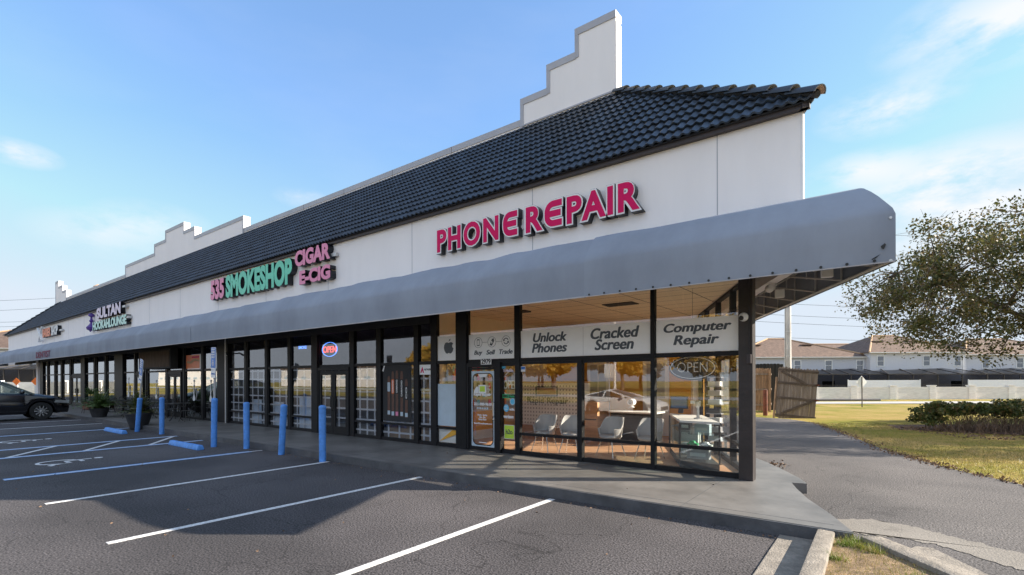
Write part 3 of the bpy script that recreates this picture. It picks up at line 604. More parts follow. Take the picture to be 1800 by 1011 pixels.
# --- parapets on the line of the roof top
PY = 11.22
def stepped(name, outline, y0=PY, y1=PY + .30):
    """outline: list of (x, z) along the top, left to right; the body goes down to z=8.6; coping follows the steps"""
    body = [(outline[0][0], 8.5)] + outline + [(outline[-1][0], 8.5)]
    w_ = MB().prism(body[::-1], y0, y1, 'y').build(name, 'stucco', B)
    c = MB()
    for (xa, za), (xb, zb) in zip(outline, outline[1:]):
        if abs(za - zb) < .01: c.box(min(xa, xb) - .012, max(xa, xb) + .012, y0 - .02, y1 + .02, za - .16, za + .02)
        else: c.box(xa - (.012 if zb > za else .10), xa + (.10 if zb > za else .012), y0 - .018, y1 + .018, min(za, zb) - .14, max(za, zb) - .161)
    c.build('coping', 'cap', w_)
stepped('stepped_parapet', [(-8.13, 8.55), (-8.13, 9.62), (-7.26, 9.62), (-7.26, 10.24), (-6.39, 10.24), (-6.39, 10.83), (-5.27, 10.83)])
MB().box(-5.262, -5.256, PY - .0, PY + .30, 8.6, 10.6).build('corner_bead', 'white', B)
stepped('stepped_parapet', [(-41.4, 8.9), (-41.4, 9.66), (-36.0, 9.66), (-36.0, 10.2), (-34.2, 10.2), (-34.2, 10.72), (-31.45, 10.72), (-31.45, 10.2), (-30.0, 10.2), (-30.0, 9.66), (-24.42, 9.66), (-24.42, 8.9)])
stepped('stepped_parapet', [(-60.7, 9.0), (-60.7, 10.85), (-59.6, 10.85), (-59.6, 10.3), (-58.2, 10.3), (-58.2, 9.75), (-56.9, 9.75), (-56.9, 8.9)])
def low(x0, x1):
    p = MB().box(x0, x1, PY + .02, PY + .22, 8.5, 9.06).build('parapet', 'stucco', B); MB().box(x0, x1, PY, PY + .24, 8.90, 9.08).build('coping', 'cap', p)
low(-24.40, -8.14); low(-56.88, -41.42)
for x in (-10.8, -13.6, -16.4, -19.2, -22): MB().box(x - .006, x + .006, PY - .004, PY, 8.86, 9.085).build('coping_joint', 'trim', B)
MB().tube([(-57.4, 13.5, 8.5), (-57.4, 13.5, 10.3)], .16, 10).lathe([(.30, 10.3), (.34, 10.42), (.05, 10.62)], (-57.4, 13.5, 0), 10).build('roof_vent', 'mortar', B)
MB().box(-8.1, -5.3, PY - .03, PY, 8.86, 8.90).build('flashing', 'cap', B)
# --- glass front
ZB, ZT = .158, 3.62
mull = [(-3.54, -3.46), (-6.70, -6.57), (-7.19, -7.16), (-8.49, -8.15), (-9.41, -9.20), (-10.06, -9.88), (-11.64, -11.43), (-12.9, -12.68), (-14.90, -14.56), (-16.47, -16.18), (-18.04, -17.75),
        (-19.61, -19.29), (-21.81, -20.84), (-23.51, -23.17), (-25.52, -25.14), (-27.56, -27.14), (-30.41, -29.84), (-31.95, -31.6), (-35.0, -33.59), (-37.1, -36.5), (-39.3, -38.6), (-41.9, -41.0), (-45.0, -44.2), (-47.4, -46.6), (-49.3, -48.5), (-51.6, -50.9), (-53.6, -52.6)]
wide_ok = {-35.0, -21.81, -14.90, -9.41, -8.49, -41.9, -53.6}
for a, b in mull:
    d = (b - a); wdt = d if a in wide_ok or d < .25 else .17; x0 = (a + b) / 2 - wdt / 2
    if a == -7.19: continue
    MB().box(x0, x0 + wdt, GY - (.10 if wdt > .3 else .062), GY + .05, ZB, ZT).build('mullion', 'bronze', B)
MB().box(-5.10, -4.99, GY - .07, GY + .05, ZB, 2.24).build('mullion', 'bronze', B)
bays = [(-3.46, -1.98, 'glass', 1), (-4.99, -3.54, 'glass', 2), (-6.57, -5.10, 'glass', 2), (-6.57, -3.54, 'glass', 3), (-7.16, -6.70, 'glass', 4), (-9.20, -8.49, 'glass', 1),
        (-9.88, -9.41, 'mglass', 1), (-11.43, -10.06, 'mglass', 1), (-12.68, -11.64, 'mglass', 1), (-16.18, -14.56 - .34, 'mglass', 1), (-17.75, -16.47, 'mglass', 1), (-19.29, -18.04, 'mglass', 1), (-20.84, -19.61, 'mglass', 1),
        (-23.17, -21.81, 'tglass', 0), (-25.14, -23.51, 'tglass', 0), (-29.84, -27.56, 'tglass', 0), (-33.59, -31.75, 'tglass', 0),
        (-36.5, -35.0, 'tglass', 0), (-38.6, -37.1, 'tglass', 1), (-41.0, -39.3, 'tglass', 1), (-46.6, -45.0, 'tglass', 0), (-48.5, -47.4, 'tglass', 1), (-50.9, -49.3, 'tglass', 0), (-52.6, -51.6, 'tglass', 1)]
TZ0, TZ1 = 2.245, 2.325
def window(x0, x1, g, kind):
    x0 -= .1; x1 += .1                          # the rails and the glass run into the mullions
    z0 = ZB if kind != 3 else TZ1; rails = []
    if kind == 4: rails += [(ZB, ZB + .09), (TZ0 - .09, TZ0 - .006)]
    if kind in (0, 1, 2): rails.append((ZB, ZB + .09))
    if kind in (1, 2): rails.append((.60, .66))
    if kind == 2: rails.append((TZ0 - .06, TZ0 - .003))
    elif kind != 4: rails += [(TZ0, TZ1), (ZT - .06, ZT)]
    f = frame_lattice(MB(), x0 + .04, x1 - .04, .05, rails, GY - .045, GY + .035)
    o = f.build('window', 'bronze', B)
    zt = ZT if kind not in (2, 4) else 2.24
    MB().box(x0 + .05, x1 - .05, GY - .003, GY + .003, z0 + .02, zt - .02).build('pane', g, o)
for x0, x1, g, k in bays: window(x0, x1, g, k)
def door(x0, x1, z1, g, leaves, top=None):
    tx = top if top is not None else x1
    d = lattice(MB(), [x0, x0 + .07, x1 - .07, x1], [ZB, z1, z1 + .10], [(0, 0), (2, 0), (0, 1), (1, 1), (2, 1)], GY - .09, GY + .05)
    fr = d.build('door_frame', 'bronze', B)
    w_ = (x1 - x0 - .14) / leaves
    for i in range(leaves):
        a = x0 + .07 + i * w_ + .006; b = a + w_ - .012; st = .11 if leaves == 2 or top is None else .06
        lf = frame_lattice(MB(), a, b, st, [(ZB + .01, ZB + (.26 if st > .1 else .10)), (z1 - (.14 if st > .1 else .06), z1 - .01)], GY - .07, GY - .02).build('door', 'bronze', B)
        MB().box(a + st - .01, b - st + .01, GY - .048, GY - .042, ZB + (.24 if st > .1 else .09), z1 - (.12 if st > .1 else .05)).build('pane', g, lf)
        hx = b - .055 if (i == 0) else a + .055
        MB().tube([(hx, GY - .07, 1.0), (hx, GY - .12, 1.0), (hx, GY - .12, 1.32), (hx, GY - .07, 1.32)], .012, 6).lathe([(.0, -.10), (.022, -.095), (.022, -.07)], (hx, GY, .92), 10, 'y').build('handle', 'chrome' if leaves == 1 else 'black', lf)
    # glazing over the door
    o = frame_lattice(MB(), x0 - .02, tx + .02, .05, [(z1 + .101, TZ1), (ZT - .06, ZT)], GY - .045, GY + .035).build('window', 'bronze', B)
    MB().box(x0 - .02, tx + .02, GY - .003, GY + .003, TZ1 - .02, ZT - .02).build('pane', g, o)
door(-8.15, -7.16, 2.14, 'glass', 1, -6.70); MB().box(-7.16, -7.10, GY - .10, GY + .06, ZB, TZ0).build('mullion', 'bronze', B)
door(-14.56, -12.90, 2.14, 'mglass', 2); door(-27.14, -25.52, 2.14, 'tglass', 2); door(-31.75 + .15, -30.41, 2.14, 'tglass', 1); door(-44.2, -41.9, 2.14, 'tglass', 2)
MB().box(-9.2, -7.0, GY - .03, GY - .01, .158, .159).build('threshold', 'steel', B)
# corner column, far column and pipe
MB().box(-1.99, -1.77, GY - .13, GY + .10, ZB, 3.56).build('column', 'brown', B, bev=.006)
MB().box(-54.6, -54.0, GY - .15, GY + .25, ZB, 3.7).build('column', 'stucco', B)
MB().tube([(-20.9, GY - .16, ZB), (-20.9, GY - .16, 3.55)], .028, 8).build('downpipe', 'steel', B)
# soffit and header
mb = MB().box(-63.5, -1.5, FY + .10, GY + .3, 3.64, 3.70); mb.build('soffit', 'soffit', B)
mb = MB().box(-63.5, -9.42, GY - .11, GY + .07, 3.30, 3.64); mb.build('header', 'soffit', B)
# side glazing, running back from the corner
def along(d, off=0, z=0): p = C0 + SV * d + SN * off; return Vector((p.x, p.y, z))
def sbox(mb, d0, d1, o0, o1, z0, z1):
    vs = [along(d, o, z) for z in (z0, z1) for o in (o0, o1) for d in (d0, d1)]
    return mb.add(vs, [(0, 2, 3, 1), (4, 5, 7, 6), (0, 1, 5, 4), (2, 6, 7, 3), (0, 4, 6, 2), (1, 3, 7, 5)])
for d0 in (1.45, 2.9, 4.35, 5.3): sbox(MB(), d0, d0 + .10, -.06, .05, ZB, 3.6).build('mullion', 'bronze', B)
for d0, d1 in ((.15, 1.45), (1.55, 2.9), (3.0, 4.35), (4.45, 5.3)):
    f = frame_lattice(MB(), d0 - .01, d1 + .01, .03, [(ZB, ZB + .09), (.60, .66), (TZ0, TZ1), (3.55, 3.61)], -.045, .04, lambda p: along(p[0], p[1], p[2]))
    o = f.build('window', 'bronze', B); sbox(MB(), d0, d1, -.003, .003, ZB + .05, 3.57).build('pane', 'glass', o)
sbox(MB(), 5.4, 17, -.2, .0, -.05, 3.64).build('side_wall', 'stucco', B)
MB().box(-53.0, -9.0, 24.4, 24.6, -.05, 6.0).build('back_wall', 'stucco', B)
p = [(-54.0, 9.1), (-53.8, 9.1), (-46.3, 24.5), (-46.5, 24.5)]
MB().prism(p, -.05, 3.64).build('side_wall', 'stucco', B)
# --- interiors
BY = 14.2
MB().prism([(-9.30, 9.12), (-1.9, 9.12), (-4.25, BY), (-9.30, BY)], .10, .172).build('shop_floor', 'floor', B)
MB().prism([(-9.30, 9.12), (-1.9, 9.12), (-4.25, BY), (-9.30, BY)], 3.605, 3.635).build('ceiling', 'ceil', B)
mb = MB().box(-5.35, -4.6, 10.6, 11.0, 3.585, 3.604); mb.box(-7.6, -7.3, 10.2, 10.5, 3.57, 3.604); mb.build('ceiling_vent', 'soffit', B)
MB().box(-9.36, -9.24, 9.12, BY, .17, 3.62).build('partition', 'iwall', B)
MB().box(-9.24, -4.05, BY, BY + .1, .17, 3.62).build('orange_wall', 'owall', B)
MB().box(-9.24, -4.0, BY - .02, BY, 2.55, 3.60).build('cream_wall_band', 'iwall', B)
mb = MB(); mb.box(-9.235, -9.225, 9.14, BY, .17, .95); mb.build('orange_wall', 'owall', B)
mb = MB(); mb.box(-9.222, -9.21, 9.14, BY, .17, .42); mb.build('baseboard', 'white', B)
# slatwall with hanging phone cases, left side of the shop
sw = MB().box(-9.20, -9.16, 9.35, 12.6, 1.0, 2.55).build('slatwall', 'slate', B)
for x0, x1 in ((-7.66, -6.88), (-5.80, -5.02)): 
    dd = MB().box(x0, x1, BY - .06, BY - .022, .2, 2.45).build('inner_door', 'white', B)
    MB().box(x0 + .12, x0 + .36, BY - .068, BY - .06, 1.3, 2.3).box(x1 - .36, x1 - .12, BY - .068, BY - .06, 1.3, 2.3).build('door_panel', 'cap', dd)
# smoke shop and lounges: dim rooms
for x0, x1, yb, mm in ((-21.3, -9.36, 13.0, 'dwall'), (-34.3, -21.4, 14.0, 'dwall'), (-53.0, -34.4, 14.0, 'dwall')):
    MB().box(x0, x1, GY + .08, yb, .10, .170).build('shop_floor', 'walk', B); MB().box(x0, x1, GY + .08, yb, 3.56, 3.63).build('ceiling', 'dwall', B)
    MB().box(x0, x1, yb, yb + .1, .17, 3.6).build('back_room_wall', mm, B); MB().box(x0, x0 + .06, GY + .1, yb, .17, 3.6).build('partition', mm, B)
# security grille behind the smoke shop glass
for x0, x1 in ((-9.88, -9.41), (-11.43, -10.06), (-12.68, -11.64), (-14.5, -13.0), (-16.18, -14.9), (-17.75, -16.47), (-19.29, -18.04), (-20.84, -19.61)):
    n = max(2, round((x1 - x0) / .40)); xc = [x0 - .05]; zc = [.2]
    for i in range(n): x = x0 + (x1 - x0) * (i + .5) / n; xc += [x - .026, x + .026]
    for k in range(7): z = .38 + k * .30; zc += [z - .024, z + .024]
    xc.append(x1 + .05); zc.append(2.24)
    g = lattice(MB(), xc, zc, [(i, j) for i in range(len(xc) - 1) for j in range(len(zc) - 1) if i % 2 or j % 2], 9.075, 9.095)
    g.build('security_grille', 'white', B)
MB().box(-11.5, -9.41, 9.30, 9.33, .2, .60).build('kraft_panel', 'tan', B); MB().box(-9.90, -9.41, 9.30, 9.33, .60, 2.0).build('kraft_panel', 'tan', B)

# --- awning: canvas over a pipe frame (the front and the side meet on a mitre)
AW = []   # profile (u: 0 outer edge .. 1 at the wall, z)
for k in range(3): AW.append((0, 3.20 + k * .28))
AW += [(.025, 3.84), (.072, 3.92), (.15, 4.05), (.22, 4.15), (.29, 4.235), (.33, 4.265), (.38, 4.28), (.6, 4.345), (1, 4.46)]
def aw_pt(base_out, base_in, u, z): p = base_out.lerp(base_in, u); return Vector((p.x, p.y, z))
OC = Vector((.08, AY, 0)); IC = Vector((FX1, FY, 0))       # corner on the outside / on the wall
def canvas(name, stations, thick=.012, m='canvas', amp=.02, seed=0):
    rows = []; rg = random.Random(seed)
    for (po, pi, w_) in stations:
        rows.append([aw_pt(po, pi, u, z + (w_ * amp * (.4 + u) if z > 3.5 else w_ * amp * .25)) for u, z in AW])
    m_ = len(AW); n = len(rows); t = MB(); t.v = [tuple(p) for r in rows for p in r]
    t.f = [(i * m_ + k, i * m_ + k + 1, (i + 1) * m_ + k + 1, (i + 1) * m_ + k) for i in range(n - 1) for k in range(m_ - 1)]
    me = bpy.data.meshes.new(name); me.from_pydata(t.v, [], t.f); me.update()
    bm = bmesh.new(); bm.from_mesh(me); bmesh.ops.recalc_face_normals(bm, faces=bm.faces)
    bmesh.ops.solidify(bm, geom=bm.faces[:], thickness=thick); bm.to_mesh(me); bm.free()
    return finish(me, name, m, B, smooth='auto')
def wob(x): return math.sin(x * 5.2) * .5 + math.sin(x * 2.3 + 1) * .6 + abs(math.sin(x * 3.45)) * .9
st = []; x = -3.98
while x > -66: st.append((Vector((x, AY, 0)), Vector((x, FY, 0)), wob(x))); x -= .155 if x > -30 else .3
aw = canvas('awning', st, amp=.026)
st2 = [(Vector((x_, AY - .012, 0)), Vector((x_, FY - .001, 0)), wob(x_ * .6) * .6 * max(0, min(1, (-x_ - .6) / 1.5))) for x_ in np.arange(-4.0, -.999, .1)]
nn = 9
for k in range(1, nn + 1):
    t = k / nn; st2.append((Vector((-1.0 + 1.08 * t, AY - .012, 0)), IC + Vector((0, 0, 0)), 0))
# front panel: the wall end stays on the mitre
st2 = st2[:31] + [(Vector((-1.0 + 1.08 * k / nn, AY - .012, 0)), Vector((-1.0 + 1.08 * k / nn, AY - .012, 0)).lerp(IC, 1), 0) for k in range(1, nn + 1)]
aw2 = canvas('awning', st2, amp=.03)
st3 = [(OC + SV * d + SN * .0, IC + SV * d, .3 * math.sin(d * 4)) for d in np.arange(0, 12.1, .3)]
aw3 = canvas('side_awning', st3, amp=.015)
lout = Vector((-66, AY, 0)); lin = Vector((-64.0, FY, 0))
MB().prism([(-66.0, AY), (-63.9, FY), (-63.85, FY), (-65.9, AY)], 3.2, 4.3).build('awning_end', 'canvas', B)
# grommets and hem on the front corner sheet
g = MB()
for x_ in np.arange(-3.9, .02, .27): g.lathe([(.018, -.004), (.018, .0)], (x_, AY - .026, 3.235), 8, 'y')
g.build('grommet', 'black', aw2)
for x_ in (-19.9, -35.8): MB().box(x_ - .012, x_ + .012, AY - .0155, AY - .0135, 3.225, 3.77).build('canvas_seam', 'canvas', aw)
MB().box(-3.99, .07, AY - .030, AY - .0265, 3.20, 3.212).build('hem', 'seam', aw2)
MB().add([(-.06, AY - .029, 3.40), (-.02, AY - .029, 3.43), (-.01, AY - .029, 3.41), (-.03, AY - .029, 3.36), (-.05, AY - .029, 3.37)], [(0, 1, 2, 3, 4)]).add([(-.15, AY - .029, 3.26), (-.06, AY - .029, 3.31), (-.10, AY - .029, 3.27), (-.14, AY - .029, 3.25)], [(0, 1, 2, 3)]).build('canvas_tear', 'black', aw2)
MB().box(-66, -4.0, AY - .014, AY - .004, 3.20, 3.222).build('hem', 'seam', aw)
# pipe frame under the awnings
fr = MB()
fr.tube([(-65, AY + .04, 3.24), (OC.x - .1, AY + .04, 3.24)], .017, 6); fr.tube([(-65, AY + .05, 3.74), (OC.x - .1, AY + .05, 3.74)], .017, 6)
for x_ in np.arange(-62, -.5, 1.5):
    fr.tube([(x_, AY + .04, 3.24), (x_, AY + .05, 3.74), (x_, AY + .35, 4.15), (x_, FY - .02, 4.38)], .015, 6); fr.tube([(x_, AY + .04, 3.26), (x_, FY - .02, 3.62)], .015, 6)
fr.build('awning_frame', 'steel', B)
fr = MB(); o1 = OC - SN * .05
fr.tube([o1 + Vector((0, 0, 3.22)), o1 + SV * 12 + Vector((0, 0, 3.22))], .02, 6); fr.tube([o1 + Vector((0, 0, 3.72)), o1 + SV * 12 + Vector((0, 0, 3.72))], .017, 6)
ic = IC + SN * .03; fr.tube([ic + Vector((0, 0, 3.62)), ic + SV * 12 + Vector((0, 0, 3.62))], .017, 6)
for d in np.arange(.35, 12, .95):
    a = o1 + SV * d; b = ic + SV * d; z = lambda v, h: Vector((v.x, v.y, h))
    fr.tube([z(a, 3.22), z(a, 3.72), z(a.lerp(b, .35), 4.12), z(b, 4.38)], .016, 6); fr.tube([z(a, 3.24), z(b, 3.64)], .015, 6)
    fr.tube([z(a.lerp(b, .5), 3.42), z(a.lerp(b, .5), 4.22)], .011, 6)
fr.tube([(OC.x - .08, OC.y + .08, 3.22), (IC.x + .02, IC.y - .02, 3.60)], .018, 6)
fr.build('awning_frame', 'steel', B)

# ================================================================ SIGNS ON THE WALL
t = thing('shop_sign', 'raspberry PHONE REPAIR channel letters outlined in white on the upper wall', 'sign', (-6.0, 8.45, 4.8), group='channel letter signs', world=True)
channel_word(t, 'PHON\u0404', -8.58, -6.12, 4.86, 5.40, 8.40, .15, 'red', 'white', .046, .026, .88)
channel_word(t, 'R\u0404PAIR', -6.0, -3.45, 4.86, 5.40, 8.40, .15, 'red', 'white', .046, .026, .88)
MB().box(-8.3, -3.6, FY - .03, FY - .001, 5.02, 5.10).build('raceway', 'stucco', t)
t = thing('shop_sign', 'pink and mint green 535 SMOKE SHOP letters with CIGAR and E-CIG stacked at right', 'sign', (-17, 8.45, 4.8), group='channel letter signs', world=True)
channel_word(t, '535', -20.9, -19.75, 4.94, 5.68, 8.36, .19, 'pink', None, .05)
channel_word(t, 'SMOKESHOP', -19.6, -14.98, 4.90, 5.72, 8.36, .19, 'mint', None, .05)
channel_word(t, 'CIGAR', -14.80, -12.9, 5.38, 5.86, 8.36, .19, 'pink', None, .05)
channel_word(t, 'E-CIG', -14.55, -12.9, 4.80, 5.22, 8.36, .19, 'pink', None, .05)
MB().box(-13.2, -12.75, FY - .1, FY - .001, 5.45, 5.55).build('raceway', 'steel', t)
t = thing('shop_sign', 'SULTAN in lilac letters above HOOKAH LOUNGE in pale mint letters with a pipe emblem', 'sign', (-33.5, 8.45, 4.8), group='channel letter signs', world=True)
channel_word(t, 'SULTAN', -35.7, -31.55, 5.32, 6.02 - .1, 8.34, .20, 'lilac', None, .05)
channel_word(t, 'HOOKAHLOUNGE', -36.5, -30.66, 4.72, 5.20, 8.34, .20, 'pmint', None, .05)
MB().box(-31.4, -30.5, FY - .18, FY - .001, 5.0, 5.12).box(-31.4, -31.0, FY - .18, FY - .001, 5.6, 5.7).build('raceway', 'steel', t)
em = MB().lathe([(.02, 4.75), (.22, 4.82), (.25, 4.95), (.10, 5.12), (.06, 5.25), (.12, 5.33), (.06, 5.42), (.05, 5.55), (.16, 5.62), (.14, 5.72), (.03, 5.78)], (-37.1, 8.42, 0), 12).tube([(-37.1, 8.4, 5.2), (-37.45, 8.38, 5.1), (-37.35, 8.38, 4.8), (-37.0, 8.36, 4.7)], .03, 6).build('emblem', 'purple', t)
t = thing('shop_sign', 'small orange and white BARBER SHOP sign with crossed razors at the far end', 'sign', (-47, 8.45, 4.9), group='channel letter signs', world=True)
channel_word(t, 'BARBER', -49.0, -46.6, 4.98, 5.60, 8.34, .20, 'orange', None, .05)
channel_word(t, 'SHOP', -46.4, -44.6, 4.98, 5.60, 8.34, .20, 'white', None, .05)
MB().bar((-50.6, 8.36, 5.75), (-49.1, 8.36, 4.75), .1, .16, (0, 1, 0)).bar((-50.4, 8.40, 4.75), (-49.4, 8.40, 5.8), .1, .16, (0, 1, 0)).build('emblem', 'white', t)
MB().box(-44.6, -43.9, FY - .15, FY - .001, 5.2, 5.3).build('raceway', 'steel', t)
fit_text('awning_lettering', 'DENTIST', 'maroon', aw, -44.7, -40.8, 3.32, 3.72, AY - .018, .03, depth=.004)

# ================================================================ THINGS ON THE GLASS
YB_ = 9.030                      # outer face of things stuck to the glass
def panel(name, label, cat, x0, x1, z0, z1, m='banner', group=None, y=YB_, th=.006, z1b=None):
    t = thing(name, label, cat, ((x0 + x1) / 2, y, z0), group=group, world=True)
    z1b = z1 if z1b is None else z1b
    MB().prism([(x0, z0), (x1, z0), (x1, z1b), (x0, z1)], y, y + th, 'y').build('sheet', m, t); return t
def txt(t, s, x0, x1, z0, z1, m='ink', off=.03, shear=0., y=YB_ - .003, name='lettering'):
    return fit_text(name, s, m, t, x0, x1, z0, z1, y, off, shear=shear, depth=.003)
def ringpoly(outer, inner, y0, y1, mb=None):
    mb = mb or MB(); n = len(outer)
    vs = [(p[0], y, p[1]) for y in (y0, y1) for L_ in (outer, inner) for p in L_]
    fs = []
    for i in range(n):
        j = (i + 1) % n
        fs += [(i, j, n + j, n + i), (2 * n + j, 2 * n + i, 3 * n + i, 3 * n + j), (j, i, 2 * n + i, 2 * n + j), (n + i, n + j, 3 * n + j, 3 * n + i)]
    return mb.add(vs, fs)
def rrect(x0, x1, z0, z1, r, seg=5):
    o = []
    for cx, cz, a0 in ((x1 - r, z1 - r, 0), (x0 + r, z1 - r, 90), (x0 + r, z0 + r, 180), (x1 - r, z0 + r, 270)):
        for k in range(seg + 1): a = R(a0 + 90 * k / seg); o.append((cx + r * math.cos(a), cz + r * math.sin(a)))
    return o
def ell(cx, cz, rx, rz, n=28): return [(cx + rx * math.cos(2 * math.pi * k / n), cz + rz * math.sin(2 * math.pi * k / n)) for k in range(n)]
gb = 'white banners across the transom windows'
t = panel('window_banner', 'white banner reading Computer Repair in the window next to the corner column', 'banner', -3.44, -2.0, 2.33, 2.93, group=gb)
txt(t, 'Computer', -3.30, -2.12, 2.645, 2.86, shear=.22); txt(t, 'Repair', -3.12, -2.32, 2.41, 2.64, shear=.22)
t = panel('window_banner', 'wide white banner reading Unlock Phones and Cracked Screen above the grey chairs', 'banner', -6.56, -3.55, 2.33, 2.93, group=gb)
txt(t, 'Unlock', -6.23, -5.37, 2.66, 2.86, shear=.22); txt(t, 'Phones', -6.26, -5.36, 2.43, 2.635, shear=.22)
txt(t, 'Cracked', -4.81, -3.77, 2.655, 2.875, shear=.22); txt(t, 'Screen', -4.72, -3.88, 2.43, 2.65, shear=.22)
MB().box(-4.985, -4.979, YB_ - .001, YB_, 2.335, 2.925).build('seam', 'cap', t)
t = panel('window_banner', 'white banner above the door with phone, tag and arrow icons reading Buy Sell Trade', 'banner', -8.13, -6.71, 2.33, 2.93, group=gb)
for w_, a, b in (('Buy', -7.95, -7.69), ('Sell', -7.57, -7.30), ('Trade', -7.18, -6.79)): txt(t, w_, a, b, 2.41 if w_ == 'Buy' else 2.435, 2.545, shear=.22)
for cx in (-7.82, -7.40, -6.98):
    ringpoly(ell(cx, 2.73, .125, .125), ell(cx, 2.73, .118, .118), YB_ - .003, YB_ - .0005).build('icon_ring', 'ink', t)
MB().box(-7.69, -7.53, YB_ - .003, YB_ - .0005, 2.727, 2.733).build('icon_line', 'ink', t); MB().box(-7.27, -7.11, YB_ - .003, YB_ - .0005, 2.727, 2.733).build('icon_line', 'ink', t)
ringpoly(rrect(-7.86, -7.78, 2.65, 2.81, .012), rrect(-7.853, -7.787, 2.672, 2.788, .004), YB_ - .003, YB_ - .0005).build('phone_icon', 'ink', t)
MB().prism([(-7.47, 2.66), (-7.40, 2.64), (-7.33, 2.75), (-7.345, 2.81), (-7.39, 2.80)], YB_ - .003, YB_ - .0005, 'y').build('tag_icon', 'ink', t)
txt(t, '$', -7.425, -7.375, 2.69, 2.75, 'banner', y=YB_ - .005)
for a0 in (20, 200):
    o_ = [(-6.98 + .075 * math.cos(R(a0 + k * 13)), 2.73 + .075 * math.sin(R(a0 + k * 13))) for k in range(11)]; i_ = [(-6.98 + .055 * math.cos(R(a0 + k * 13)), 2.73 + .055 * math.sin(R(a0 + k * 13))) for k in range(11)]
    mb = MB().prism(o_ + i_[::-1], YB_ - .003, YB_ - .0005, 'y'); c_ = (-6.98 + .065 * math.cos(R(a0 + 130)), 2.73 + .065 * math.sin(R(a0 + 130))); an = R(a0 + 130 + 90)
    mb.prism([(c_[0] + .03 * math.cos(R(a0 + 130)), c_[1] + .03 * math.sin(R(a0 + 130))), (c_[0] + .045 * math.cos(an), c_[1] + .045 * math.sin(an)), (c_[0] - .03 * math.cos(R(a0 + 130)), c_[1] - .03 * math.sin(R(a0 + 130)))], YB_ - .003, YB_ - .0005, 'y'); mb.build('arrow_icon', 'ink', t)
t = panel('window_poster', 'white poster with a black apple emblem in the narrow window left of the door', 'poster', -9.19, -8.50, 2.33, 2.95)
ap = [(0, .86), (.18, .92), (.36, .90), (.50, .80), (.40, .66), (.40, .50), (.54, .36), (.46, .14), (.30, -.04), (.16, -.06), (0, .0), (-.16, -.06), (-.32, -.02), (-.48, .18), (-.56, .44), (-.52, .70), (-.38, .88), (-.20, .92)]
MB().prism([(-8.80 + x * .30, 2.52 + z * .29) for x, z in ap], YB_ - .003, YB_ - .0005, 'y').prism([(-8.80 + x * .30, 2.52 + z * .29) for x, z in ((0, .98), (.05, 1.12), (.2, 1.22), (.18, 1.08))], YB_ - .003, YB_ - .0005, 'y').build('apple_emblem', 'ink', t)
panel('window_poster', 'plain pale blue poster filling the narrow window under the apple emblem', 'poster', -9.19, -8.50, .68, 1.74, 'pblue')
t = panel('window_poster', 'white and amber diagonal sheet behind the lowest narrow window pane', 'poster', -9.19, -8.50, .26, .595, 'white', y=9.062)
MB().prism([(-9.15, .28), (-8.51, .50), (-8.51, .585), (-8.70, .585)], 9.043, 9.045, 'y').build('amber_band', 'owall', t); bpy.data.objects[t.children[-1].name].location.y -= .0
for i_, (x, z, m, d) in enumerate(((-9.02, 2.02, 'pblue', 'pale blue'), (-8.72, 2.05, 'red', 'red'), (-9.05, 1.84, 'black', 'black'))):
    tt = thing('phone_case', d + ' phone case hanging in the narrow window under the apple poster', 'phone case', (x, 9.22, z - .09), world=True)
    MB().box(x - .04, x + .04, 9.20, 9.215, z - .08, z + .08).build('case', m, tt, bev=.006); MB().tube([(x, 9.21, z + .07), (x, 9.21, z + .12), (x, 9.25, z + .12)], .004, 5).build('hook', 'steel', tt)
t = panel('house_number', 'white street number 2979 on black above the phone shop door', 'number', -7.68, -7.36, 2.20, 2.345, 'white', y=8.958, th=.004)
txt(t, '2979', -7.66, -7.38, 2.215, 2.33, 'black', .03, y=8.955)
# door decal : phone outline, van emblem, writing
DY = 8.998
t = thing('door_decal', 'white phone shaped decal with van emblem and number 321-900-9610 on the glass door', 'decal', (-7.66, DY, .4), world=True)
ringpoly(rrect(-8.02, -7.29, .24, 2.05, .02), rrect(-7.965, -7.345, .30, 1.99, .13), DY, DY + .003).build('phone_outline', 'pblue', t)
ringpoly(rrect(-7.975, -7.335, .29, 2.00, .135), rrect(-7.955, -7.355, .31, 1.98, .125), DY - .003, DY - .001).build('phone_rim', 'black', t)
MB().prism([(-7.80, 1.98), (-7.50, 1.98), (-7.53, 1.92), (-7.56, 1.905), (-7.74, 1.905), (-7.77, 1.92)], DY - .003, DY - .001, 'y').build('notch', 'white', t)
MB().box(-7.78, -7.54, DY - .003, DY - .001, .345, .365).build('home_bar', 'white', t)
v = MB().prism([(-7.93, 1.52), (-7.80, 1.52), (-7.80, 1.68), (-7.86, 1.68), (-7.93, 1.58)], DY, DY + .003, 'y').prism([(-7.79, 1.52), (-7.55, 1.52), (-7.55, 1.72), (-7.79, 1.72)], DY, DY + .003, 'y')
for k in range(4): v.box(-7.54, -7.46 + .02 * (k % 2), DY, DY + .003, 1.55 + k * .045, 1.565 + k * .045)
v.build('van_emblem', 'white', t); MB().box(-7.75, -7.59, DY - .003, DY - .001, 1.56, 1.69).build('van_screen', 'lime', t)
txt(t, 'Rapid Repair', -7.94, -7.40, 1.44, 1.53, 'white', .05, y=DY); txt(t, '321-900-9610', -7.93, -7.38, 1.23, 1.30, 'white', .045, y=DY)
txt(t, 'Monday - Saturday\n10am - 7pm\nSunday Closed', -7.82, -7.52, .87, 1.03, 'white', .04, y=DY); txt(t, 'RapidPhoneRepair.com', -7.93, -7.38, .78, .825, 'white', .04, y=DY)
ic = MB()
for k in range(5): ic.prism(rrect(-7.84 + k * .075, -7.79 + k * .075, 1.14, 1.19, .012), DY, DY + .003, 'y')
ic.build('icons', 'pblue', t)
